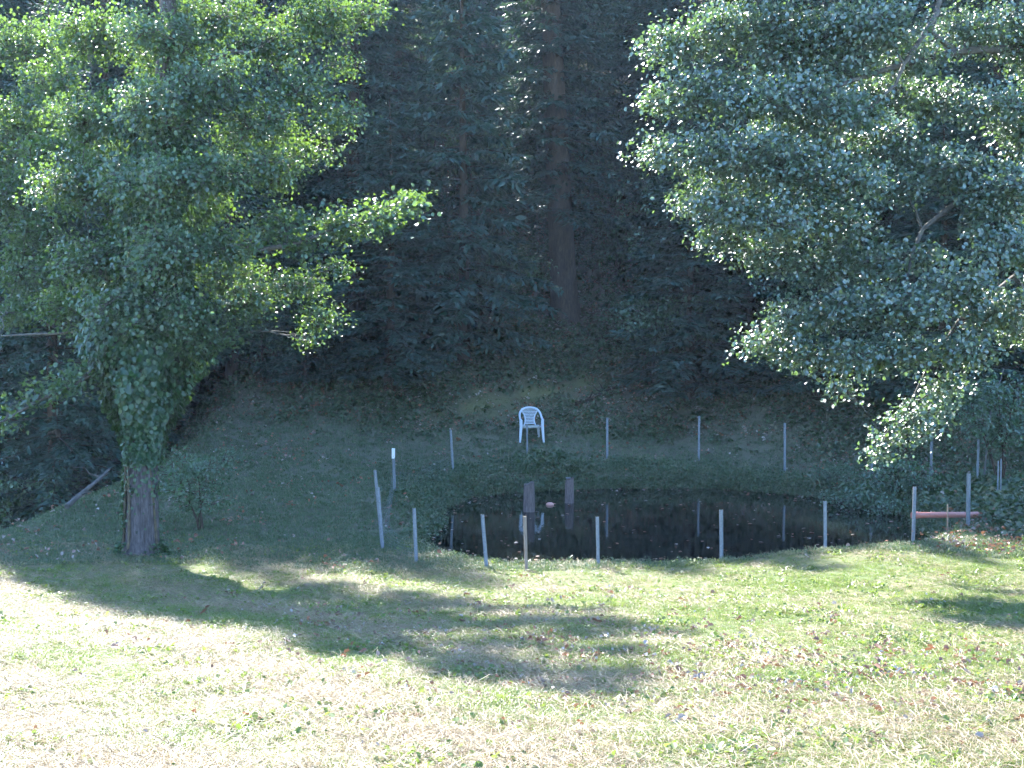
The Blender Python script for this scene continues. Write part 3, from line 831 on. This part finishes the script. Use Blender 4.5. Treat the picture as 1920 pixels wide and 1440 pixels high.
def swath(x, y):
    """bands of cut hay lying along the mowing direction"""
    u = .84 * x + .54 * y                # across the swaths
    v = .54 * x - .84 * y
    s = np.sin(u * 2 * math.pi / 2.1 + .5 * np.sin(v * .6) + 1.0) * .5 + .5
    return s, u, v

on_land = lambda x, y: pond_r(x, y) > 1.015
# green meadow grass
x, y = sample(150000, 5.6, 24, 2.0, 1.0)
s, u, v = swath(x, y)
patch = wob(x, y, 1.6, 4.0) * .5 + wob(x, y, 4.3, 1.0) * .35 + wob(x, y, .6, 2.0) * .35
keep = (rng.random(len(x)) < np.clip(.55 - .30 * s * sstep(.5, -2, x) + .55 * patch, .06, 1)) & on_land(x, y)
x, y = x[keep], y[keep]; pt = patch[keep]
P, R = finish(x, y)
tufts = [tuft('grass_tuft', 100 + k, M['grass_green'], 19, .044 + .012 * (k % 3), .055, .0036, .75) for k in range(6)]
scatter('meadow_grass', P, R, rng.uniform(.55, 1.15, len(x)) * (1 + .5 * np.clip(pt, 0, 1)), tufts, 'short mown grass of the sunny meadow in front')
# hay
x, y = sample(62000, 5.6, 23, 2.0)
s, u, v = swath(x, y)
bare = wob(x, y, 1.1, 9.0)
keep = (rng.random(len(x)) < np.clip(.16 + .70 * s ** 1.5 * sstep(3.5, -2, x) + .22 * bare + .12 * sstep(14, 8, y), .03, 1)) & on_land(x, y)
x, y = x[keep], y[keep]
P, R = finish(x, y, -.004, .08)
R[:, 2] = rng.normal(-1.0, .8, len(x))
straws = [straw('straw_wisp', 200 + k, M['hay'], 22, .085, .06) for k in range(6)]
scatter('cut_hay', P, R, rng.uniform(.7, 1.4, len(x)), straws, 'pale cut hay lying in swaths on the meadow')
# dead leaves
x, y = sample(30000, 7.8, 23, 1.5)
dens = np.exp(-(((x - .3 + .25 * (y - 14)) / 2.6) ** 2 + ((y - 14) / 4.0) ** 2)) * .55 + np.exp(-(((x - 3.0) / 2.0) ** 2 + ((y - 11.2) / 1.7) ** 2)) * .9
dens = dens * np.clip(.5 + 1.3 * wob(x, y, 3.3, 7.0) + .6 * wob(x, y, 9.1, 2.0), 0, 1.5)
keep = rng.random(len(x)) < dens * .45 + .005
x, y = x[keep], y[keep]
P, R = finish(x, y, -.012, .35)
lvs = [single_leaf('dead_leaf', 300 + k, M['dead_leaf'], .040, 1 if k < 4 else 5, .05) for k in range(9)]
scatter('dead_leaves', P, R, rng.uniform(.6, 1.35, len(x)), lvs, 'curled brown dead leaves strewn over the meadow')
# small broad-leaved weeds between the grass
x, y = sample(26000, 5.8, 23.5, 1.5)
keep = on_land(x, y) & (rng.random(len(x)) < np.clip(.10 + .9 * wob(x, y, 1.9, 11.0) + .4 * wob(x, y, 5.0, 3.0), 0, .8))
x, y = x[keep], y[keep]
P, R = finish(x, y, .0, .2)
wd = [herb('meadow_weed', 330 + k, M['grass_green'], 9, .035, .032, .05) for k in range(5)]
scatter('meadow_weeds', P, R, rng.uniform(.6, 1.4, len(x)), wd, 'clover and small broad-leaved weeds in the sunny meadow')
# shaded lawn round the pond
x, y = sample(90000, 21.2, 39.0, 2.5)
keep = on_land(x, y) & (x > -11) & (rng.random(len(x)) < .75 + .4 * wob(x, y, 1.3, 3.0)) & (rng.random(len(x)) < np.clip(1.15 - (y - hill_foot(x) + .4) / 3.2, 0, 1))
x, y = x[keep], y[keep]
P, R = finish(x, y)
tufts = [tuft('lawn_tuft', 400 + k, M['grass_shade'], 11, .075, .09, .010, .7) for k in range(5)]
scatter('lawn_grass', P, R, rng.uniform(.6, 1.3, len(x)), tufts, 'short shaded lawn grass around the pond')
# herbs along the bank of the pond
x = rng.uniform(-2.5, 9, 26000); y = rng.uniform(21.5, 34.5, 26000)
r = (pond_r(x, y) - 1) * 4.5
w = np.where(y > 27, 1.9, np.where(x < 1.5, .22, .25))
keep = (r > .02) & ((y > 25) | (rng.random(len(x)) < .35)) & (rng.random(len(x)) < np.clip(1.15 - r / w, 0, 1) * np.clip(.65 + .5 * wob(x, y, 2.2, 6.0), .1, 1))
x, y = x[keep], y[keep]
P, R = finish(x, y, .0, .2)
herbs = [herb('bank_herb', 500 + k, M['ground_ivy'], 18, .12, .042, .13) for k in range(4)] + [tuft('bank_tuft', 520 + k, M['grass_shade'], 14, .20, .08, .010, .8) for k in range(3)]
ar = rng.uniform(0, 6.283, 5200); rim = 1 + rng.normal(.012, .022, 5200)
uu = np.cos(ar); vv = np.sin(ar); sc0 = pond_r(PX + RX * uu, PY + RY * vv)
xr = PX + RX * uu * rim / sc0; yr = PY + RY * vv * rim / sc0
kr = (yr > 24.5) | (rng.random(5200) < .2); xr, yr = xr[kr], yr[kr]
Pr, Rr_ = finish(xr, yr, .0, .3); Pr[:, 2] = np.maximum(Pr[:, 2], -.01)
P = np.concatenate([P, Pr]); R = np.concatenate([R, Rr_]); x = P[:, 0]; y = P[:, 1]
big_ = 1 + .9 * np.exp(-((x - .5) / .8) ** 2) * sstep(31.2, 31.8, y)  # herbs before the chair enlarged to block its reflection in the water
scatter('bank_herbs', P, R, rng.uniform(.6, 1.3, len(x)) * big_ * np.where(y < 24.5, .6, 1), herbs, 'low leafy herbs and longer grass along the bank of the pond', rng.integers(0, 7, len(x)))
# ground cover on the slope and on the right mound
x = rng.uniform(-16, 18, 60000); y = rng.uniform(31, 50, 60000)
hf = y - hill_foot(x)
keep = (hf > -.8) & (rng.random(len(x)) < np.clip(.62 + .7 * wob(x, y, .9, 8.0) - .02 * hf, .12, 1) * np.clip(.12 + (hf + .8) / 3.0, 0, 1))
mo = np.exp(-((y - (35.7 + .52 * (x + 1.4))) / .6) ** 2) * sstep(-2.6, -.9, x) * sstep(3.4, 1.6, x)
keep &= rng.random(len(x)) > mo
x, y = x[keep], y[keep]
x2 = rng.uniform(6.6, 11, 6000); y2 = rng.uniform(21.0, 31, 6000); k2 = on_land(x2, y2) & ~((x2 < 8.3) & (y2 < 26)) & (rng.random(6000) < .55)
x = np.concatenate([x, x2[k2]]); y = np.concatenate([y, y2[k2]])
P, R = finish(x, y, .0, .25)
gi = [herb('slope_herb', 540 + k, M['ground_ivy'], 13, .13, .075, .17) for k in range(5)]
scatter('slope_ground_cover', P, R, rng.uniform(.6, 1.4, len(x)), gi, 'ivy and low plants covering the shaded slope')
# litter on slope, lawn, mound
x = rng.uniform(-16, 18, 30000); y = rng.uniform(21.5, 50, 30000)
keep = on_land(x, y) & (rng.random(len(x)) < np.where(y > hill_foot(x), .9, np.where(x > 6.5, .7, np.where(x < -4, .12, .06))))
x, y = x[keep], y[keep]
P, R = finish(x, y, -.02, .4)
lt = [single_leaf('litter_leaf', 560 + k, M['dead_leaf'], .058, 4, .12) for k in range(6)]
scatter('leaf_litter', P, R, rng.uniform(.6, 1.3, len(x)), lt, 'dead leaves lying in the shade under the trees')
# floating bits on the water
x = rng.uniform(-1.5, 7.6, 2600); y = rng.uniform(22.3, 31.7, 2600)
r = pond_r(x, y)
keep = (r < .99) & (rng.random(len(x)) < .05 + .5 * sstep(.8, 1, r) + .25 * np.clip(wob(x, y, 1.5, 2.5), 0, 1))
x, y = x[keep], y[keep]
P = np.stack([x, y, np.full(len(x), .002)], -1); R = np.stack([0 * x, 0 * x, rng.uniform(0, 6.28, len(x))], -1)
fl = [single_leaf('floating_leaf', 580 + k, M['dead_leaf'], .07, 1) for k in range(4)]
for o in fl: o.data.transform(__import__('mathutils').Matrix.Diagonal((1, 1, .25, 1)))
scatter('floating_leaves', P, R, rng.uniform(.5, 1.3, len(x)), fl, 'small leaves floating on the dark pond')

# ------------------------------------------------------------------ posts round the pond
def post(px_top, py_top, px_base, py_base, d, mat, kind, label, extra=0.25, w=.048, rz=0.0):
    base = at(px_base, py_base, d); top = at(px_top, py_top, d)
    gz = float(terrain(base[0], base[1]))
    h = top[2] - gz
    o = empty('fence_post' if kind != 'stake' else 'wooden_stake', (base[0], base[1], gz), label, 'post', 'posts around the pond' if kind != 'stake' else None)
    m = MB()
    t = .005
    if kind == 'u':
        f = w * .62
        poly = [(-w / 2, 0), (w / 2, 0), (w / 2, f), (w / 2 - t, f), (w / 2 - t, t), (-w / 2 + t, t), (-w / 2 + t, f), (-w / 2, f)]
    elif kind == 'l':
        poly = [(-w / 2, 0), (w / 2, 0), (w / 2, t), (-w / 2 + t, t), (-w / 2 + t, w), (-w / 2, w)]
    elif kind == 't':
        poly = [(-w / 2, 0), (w / 2, 0), (w / 2, t), (t / 2, t), (t / 2, w * .8), (-t / 2, w * .8), (-t / 2, t), (-w / 2, t)]
    else:
        poly = [(-w / 2, -w * .35), (w * .46, -w * .42), (w / 2, w * .3), (-w * .44, w * .4)]
    poly = np.array(poly)
    c, s = math.cos(rz), math.sin(rz)
    poly = poly @ np.array([[c, s], [-s, c]])
    sx = top[0] - base[0]
    lean = sx / max(h, .1)
    m.prism(poly - np.array((lean * extra, 0)), -extra, h, (sx + lean * extra, 0))
    sh = m.build('stake' if kind == 'stake' else 'shaft', M[mat], o)
    if kind in 'ult':                    # wire hooks punched out of the profile
        for z in np.arange(.12, h - .03, .22):
            q = MB(); q.box((lean * z + w * .12 * c, -.006, z), (.016, .012, .007)); q.build('wire_hook', M[mat], sh)
    return o, base, h, sx

POSTS = [
    (703, 882, 716, 1010, 23.6, 'old_steel', 'u', 'tall leaning steel post left of the pond, paired with a shorter one'),
    (709, 914, 718, 1008, 23.3, 'steel', 'l', 'shorter steel post leaning against the tall one left of the pond'),
    (737, 842, 740, 936, 28.2, 'old_steel', 'u', 'steel post with a white painted top left of the pond'),
    (845, 806, 850, 890, 31.2, 'old_steel', 'u', 'steel post on the far left bank between the white-topped post and the chair'),
    (988, 795, 989, 870, 33.0, 'old_steel', 't', 'thin steel post standing right in front of the white chair'),
    (1139, 783, 1139, 868, 33.3, 'steel', 'u', 'first steel post right of the white chair on the far bank'),
    (1311, 780, 1310, 865, 33.6, 'steel', 'u', 'second steel post right of the white chair on the far bank'),
    (1472, 793, 1472, 877, 32.4, 'steel', 'u', 'third steel post right of the white chair on the far bank'),
    (1636, 800, 1635, 882, 31.9, 'old_steel', 'u', 'far post half hidden behind the hanging alder twig'),
    (1748, 806, 1746, 897, 30.5, 'steel', 'u', 'post on the right bank just right of the hanging alder twig'),
    (1835, 824, 1832, 908, 29.5, 'old_steel', 't', 'slim post before the sunlit streak on the right bank'),
    (1872, 864, 1870, 946, 26.4, 'old_steel', 't', 'left one of the twin thin posts at the right edge'),
    (1877, 860, 1876, 940, 26.6, 'old_steel', 't', 'right one of the twin thin posts at the right edge'),
    (777, 953, 781, 1035, 22.0, 'steel', 'u', 'leftmost short steel post on the near bank beside the water'),
    (904, 965, 912, 1058, 21.5, 'steel', 'u', 'leaning steel post on the near bank left of the wooden stake'),
    (984, 968, 987, 1058, 21.4, 'stake_wood', 'stake', 'brown wooden stake on the near bank'),
    (1120, 969, 1122, 1047, 21.5, 'steel', 'u', 'pale steel post on the near bank right of the wooden stake'),
    (1353, 956, 1354, 1034, 21.5, 'steel', 'u', 'sunlit white-looking steel post on the near bank'),
    (1547, 940, 1548, 1020, 21.7, 'steel', 'u', 'rightmost steel post of the near bank before the sunny crest ends'),
    (1716, 913, 1713, 997, 23.2, 'steel', 'u', 'steel post at the left end of the red pipe'),
    (1817, 888, 1816, 974, 24.2, 'old_steel', 'u', 'broad steel post near the right end of the red pipe'),
    (1777, 946, 1777, 988, 23.6, 'stake_wood', 'stake', 'short thin stake in front of the middle of the red pipe'),
]
pinfo = []
for i, a in enumerate(POSTS):
    w = .05
    if i in (11, 12): w = .028
    if i == 21: w = .018
    if i == 20: w = .062
    if i == 4: w = .04
    pinfo.append(post(*a, w=w, rz=(0, .3, -.2, .15)[i % 4]))
# white top of the third post
o, base, h, sx = pinfo[2]
m = MB(); w = .056
m.prism(np.array([(-w / 2, -.004), (w / 2, -.004), (w / 2, .036), (-w / 2, .036)]), h - .19, h + .012, (0, 0))
cp = m.build('painted_cap', M['white_paint'], o); cp.location = (sx * .93, 0, 0); cp.rotation_euler = (0, 0, -.2); cp['label'] = 'white painted top end'

# sagging wire netting between the left posts
def net(ia, ib, hgt, label):
    pa, pb = pinfo[ia], pinfo[ib]
    A = pa[1].copy(); B = pb[1].copy()
    n = 22; rows = 8
    t = np.linspace(0, 1, n)
    xs = A[0] + (B[0] - A[0]) * t; ys = A[1] + (B[1] - A[1]) * t
    gz = terrain(xs, ys)
    o = empty('wire_netting', (A[0], A[1], float(gz[0])), label, 'netting')
    m = MB()
    g = np.random.default_rng(ia)
    zz = gz[None] + np.linspace(.03, hgt, rows)[:, None] * (1 - .35 * np.sin(t * math.pi))[None] + g.normal(0, .006, (rows, n))
    org = np.array(o.location)
    G = np.stack([np.broadcast_to(xs, zz.shape), np.broadcast_to(ys, zz.shape) - .02, zz], -1) - org
    for r in range(rows): m.tube(G[r], .0011, 3, .5, False)
    for c in range(n): m.tube(G[:, c], .0009, 3, .5, False)
    m.build('mesh', M['steel'], o)
net(0, 2, .75, 'sagging wire netting between the leaning post and the white-topped post')
net(2, 3, .55, 'low wire netting between the white-topped post and the next far post')
net(13, 0, .5, 'wire netting between the leftmost near post and the leaning pair')

# ------------------------------------------------------------------ white garden chair
def chair():
    dd = np.linspace(31, 38, 400); ray = np.array([at(995, 828, q) for q in dd])
    hit = int(np.argmax(ray[:, 2] <= terrain(ray[:, 0], ray[:, 1]))); c0 = ray[hit]
    gz = float(terrain(c0[0], c0[1]))
    o = empty('garden_chair', (c0[0], c0[1], gz), 'white plastic garden chair with slatted arched back on the far bank', 'chair', None, .10)
    o.scale = (.93, .93, .93)
    def strip(path, wid, thick, wdir):
        """flat bar along a path, wid wide along wdir"""
        p = np.asarray(path, float); m = len(p)
        t = unit(np.gradient(p, axis=0)); wd = np.broadcast_to(np.asarray(wdir, float), p.shape)
        wd = unit(wd - t * (wd * t).sum(1, keepdims=True)); nn = np.cross(t, wd)
        wid = np.broadcast_to(wid, (m,))[:, None]
        v = np.stack([p - wd * wid / 2 - nn * thick / 2, p + wd * wid / 2 - nn * thick / 2, p + wd * wid / 2 + nn * thick / 2, p - wd * wid / 2 + nn * thick / 2], 1).reshape(-1, 3)
        i = np.arange(m - 1)[:, None] * 4; j = np.arange(4)[None]; k = (j + 1) % 4
        f = np.stack([i + j, i + k, i + 4 + k, i + 4 + j], -1).reshape(-1, 4)
        b = MB(); b.add(v, f); b.add(v[:4], [[3, 2, 1, 0]]); b.add(v[-4:], [[0, 1, 2, 3]])
        return b
    # seat: a shallow dished panel with a front lip
    n = 9; b = MB()
    u = np.linspace(-1, 1, n); w_ = np.linspace(0, 1, n)
    U, W = np.meshgrid(u, w_, indexing='ij')
    half = .235 - .045 * W
    Z = .425 - .035 * W - .018 * (1 - U ** 2) * np.sin(W * math.pi) - .02 * sstep(.12, 0, W)
    top = np.stack([U * half, -.24 + W * .46, Z], -1).reshape(-1, 3)
    ii = (np.arange(n - 1)[:, None] * n + np.arange(n - 1)[None]).ravel()
    q = np.stack([ii, ii + n, ii + n + 1, ii + 1], -1)
    b.add(top, q); b.add(top - np.array((0, 0, .014)), q[:, ::-1])
    b.box((0, -.243, .395), (.45, .012, .05)); b.box((0, .222, .382), (.36, .012, .05))
    for s in (-1, 1): b.box((s * .205, -.01, .385), (.012, .44, .045))
    seat = b.build('seat', M['plastic_seat'], o)
    # arched rim from arm to arm
    th = np.linspace(0, math.pi, 21)
    X = .285 * np.cos(th); X = np.sign(X) * abs(X) ** .85 * .285 ** .15
    Zr = .60 + .27 * np.sin(th) ** .75; Yr = -.02 + .30 * np.sin(th) ** .55
    rim = np.stack([X, Yr, Zr], -1)
    front = np.array([(.285, -.25, .575), (.288, -.18, .60), (.287, -.09, .605)])
    path = np.vstack([front, rim[1:-1], front[::-1] * np.array((-1, 1, 1))])
    inward = np.stack([-path[:, 0] * .4, 0 * path[:, 0], -np.clip(path[:, 2] - .6, 0, 1) * 4 - .0], -1) + np.stack([-np.sign(path[:, 0]) * .6, 0 * path[:, 0], 0 * path[:, 0]], -1) + 1e-4
    strip(path, .052, .022, inward).build('arm_and_back_rim', M['plastic'], o)
    # legs
    for s in (-1, 1):
        strip([(s * .283, -.245, .59), (s * .280, -.255, .42), (s * .295, -.275, .2), (s * .31, -.295, 0)], np.array((.075, .075, .06, .042)), .03, (1, .35 * s, 0)).build('leg', M['plastic'], o)
        strip([(s * .215, .20, .41), (s * .235, .26, .2), (s * .25, .31, 0)], np.array((.07, .055, .04)), .028, (1, -.4 * s, 0)).build('leg', M['plastic'], o)
        strip([(s * .235, -.20, .40), (s * .26, -.23, .47), (s * .282, -.235, .56)], .05, .016, (0, 1, 0)).build('seat_bracket', M['plastic'], o)
    # waisted back panel: two stiles and level slats
    zs = np.linspace(.40, .835, 12)
    hw = np.interp(zs, [.40, .48, .58, .68, .78, .84], [.155, .125, .115, .145, .205, .215])
    yb = np.interp(zs, [.40, .60, .84], [.21, .245, .285])
    back = strip(np.stack([np.linspace(-.21, .21, 7), .285 + .015 * np.cos(np.linspace(-1.5, 1.5, 7)), .835 + .012 * np.cos(np.linspace(-1.5, 1.5, 7))], -1), .04, .014, (0, 0, 1)).build('backrest', M['plastic'], o)
    for s in (-1, 1):
        st = strip(np.stack([s * hw, yb, zs], -1), .034, .016, (1, 0, 0)).build('back_stile', M['plastic'], back)
    for k, z in enumerate(np.linspace(.45, .80, 10)):
        h2 = float(np.interp(z, zs, hw)); y2 = float(np.interp(z, zs, yb))
        xx = np.linspace(-h2, h2, 5)
        strip(np.stack([xx, y2 + .02 * (1 - (xx / h2) ** 2), 0 * xx + z], -1), .024, .011, (0, 0, 1)).build('back_slat', M['plastic'], back)
chair()

# ------------------------------------------------------------------ piles, float, pipe, fallen branches
def pile(px, d, py_top, wid, seed, label):
    p = at(px, 930, d); top = at(px, py_top, d)[2]
    o = empty('timber_pile', (p[0], p[1], -.6), label, 'pile', 'timber piles standing in the pond')
    g = np.random.default_rng(seed)
    n = 18; a = np.arange(n) * 2 * math.pi / n
    m = MB()
    hs = np.linspace(0, top + .6, 9)
    rr = wid / 2 * (1 + .06 * np.sin(3 * a + seed) + .05 * np.sin(5 * a) + g.normal(0, .02, n))
    v = []
    for k, hgt in enumerate(hs):
        r = rr * (1.08 - .12 * k / 8) * (.93 if k == 8 else 1)
        v.append(np.stack([r * np.cos(a), r * np.sin(a), np.full(n, hgt) + (g.normal(0, .012, n) + .03 * np.cos(a) if k == 8 else 0)], -1))
    v = np.concatenate(v)
    i = np.arange(8)[:, None] * n; j = np.arange(n)[None]; kx = (j + 1) % n
    m.add(v, np.stack([i + j, i + kx, i + n + kx, i + n + j], -1).reshape(-1, 4))
    t = np.vstack([v[-n:], [[0, 0, hs[-1] - .005]]]); m.add(t, np.stack([np.arange(n), (np.arange(n) + 1) % n, np.full(n, n)], -1))
    m.build('log', M['pile_wood'], o)
    return o, hs[-1]
pile(992, 27.9, 906, .215, 3, 'thicker left timber pile standing in the pond')
o, tz = pile(1068, 29.1, 897, .185, 4, 'slimmer right timber pile standing in the pond')
m = MB(); m.box((-.03, -.01, tz + .012), (.10, .09, .02)); m.build('tin_plate', M['steel'], o)

p = at(1031, 948, 28.8)
o = empty('float', (p[0], p[1], 0), 'small pinkish orange float lying on the water between the two piles', 'float')
m = MB()
a = np.linspace(0, 2 * math.pi, 15)[:-1]
prof = [(.02, -.03), (.065, -.02), (.078, .01), (.07, .035), (.045, .05), (.002, .053)]
v = np.concatenate([np.stack([r * 1.05 * np.cos(a), r * .8 * np.sin(a), np.full(14, z)], -1) for r, z in prof])
i = np.arange(5)[:, None] * 14; j = np.arange(14)[None]; k = (j + 1) % 14
m.add(v, np.stack([i + j, i + k, i + 14 + k, i + 14 + j], -1).reshape(-1, 4)); m.build('body', M['float'], o, True)
m = MB(); m.tube([(.07, 0, .02), (.10, 0, .03), (.11, .01, .02)], .008, 6); m.build('eyelet', M['float'], o, True)

pa, pb = at(1712, 966, 24.0), at(1836, 965, 24.9)
o = empty('drain_pipe', ((pa + pb) / 2), 'red plastic pipe lying level between the posts at the right bank', 'pipe')
c = (pa + pb) / 2
m = MB(); m.tube(np.linspace(pa - c, pb - c, 5), .052, 16); pp = m.build('pipe', M['red_pipe'], o, True)
dv = unit(pb - pa)
m = MB(); m.tube([pa - c - dv * .0, pa - c + dv * .10], .062, 16); m.build('socket', M['red_pipe'], pp, True)

def fallen(name, path, r0, r1, mat, label, seed, twigs=6):
    path = np.asarray(path); o = empty(name, path[0], label, 'branch')
    g = np.random.default_rng(seed); m = MB()
    m.tube(path - path[0], np.linspace(r0, r1, len(path)), 8); m.build('stem', mat, o, True)
    for k in range(twigs):
        b = path[g.integers(1, len(path) - 1)] - path[0]
        e = b + np.array((g.normal(0, .3), g.normal(0, .3), g.uniform(.02, .3)))
        t = MB(); t.tube(poly_curve(b, e, 4, .05, g, .1), np.linspace(r1 * .8, .004, 4), 5); t.build('twig', mat, o, True)
def lay(pts, dz):
    out = []
    for px, py, d in pts:
        q = at(px, py, d); q[2] = terrain(q[0], q[1]) + dz; out.append(q)
    return np.array(out)
fa = np.array([at(125, 950, 25.6), at(150, 928, 26.2), at(172, 910, 26.8), at(190, 895, 27.3), at(205, 880, 27.8)])
fa[:, 2] = np.maximum(terrain(fa[:, 0], fa[:, 1]) + .05, fa[:, 2])
fallen('fallen_branch', fa, .05, .03, M['dead_wood'], 'pale fallen branch lying on the edge of the hollow at the left', 8, 2)
fb = lay([(1080, 742, 36.6), (1105, 728, 36.9), (1130, 715, 37.2), (1160, 708, 37.5)], .06)
fallen('fallen_branch', fb, .05, .025, M['fir_bark'], 'dark fallen branch on the slope above and right of the chair', 9, 4)
g = np.random.default_rng(3)
for k in range(5):
    a = lay([(835 + 12 * k, 906 + g.integers(-5, 5), 29.9), (848 + 13 * k, 902 + g.integers(-5, 6), 30.1)], .05)
    a = np.array([a[0], (a[0] + a[1]) / 2 + np.array((0, .05, .05)), a[1]])
    o = empty('dry_twig', a[0], 'pale dry twig in the little heap on the left bank below the far post', 'twig', 'heap of dry twigs on the left bank')
    m = MB(); m.tube(a - a[0], np.array((.012, .009, .005)), 5); m.build('stem', M['dead_wood'], o, True)
fc = lay([(1845, 812, 30.5), (1852, 790, 31.0)], .0); fc = np.array([at(1846, 812, 30.2), at(1856, 780, 30.6), at(1868, 740, 31.0), at(1882, 690, 31.4)])
fc[0, 2] = terrain(fc[0, 0], fc[0, 1])
fallen('leaning_pole', fc, .022, .010, M['dead_wood'], 'thin pale dead stem leaning on the bank at the right edge', 10, 2)

# ------------------------------------------------------------------ added bluish veil, stands in for lens flare
VEIL_DENSITY = 0.00030
if VEIL_DENSITY:
    m, nt, out = new_mat('flare_veil')
    pv = node(nt, 'ShaderNodeVolumePrincipled')
    pv.inputs['Color'].default_value = (.62, .78, 1.0, 1)
    pv.inputs['Density'].default_value = VEIL_DENSITY
    pv.inputs['Anisotropy'].default_value = 0.3
    nt.links.new(pv.outputs[0], out.inputs['Volume'])
    hz = MB(); hz.box((0, 55, 28), (224, 214, 70))
    veil = hz.build('veil', m)
    tag(veil, 'thin bluish haze added over the clearing in place of lens flare', None, None, 'stuff')
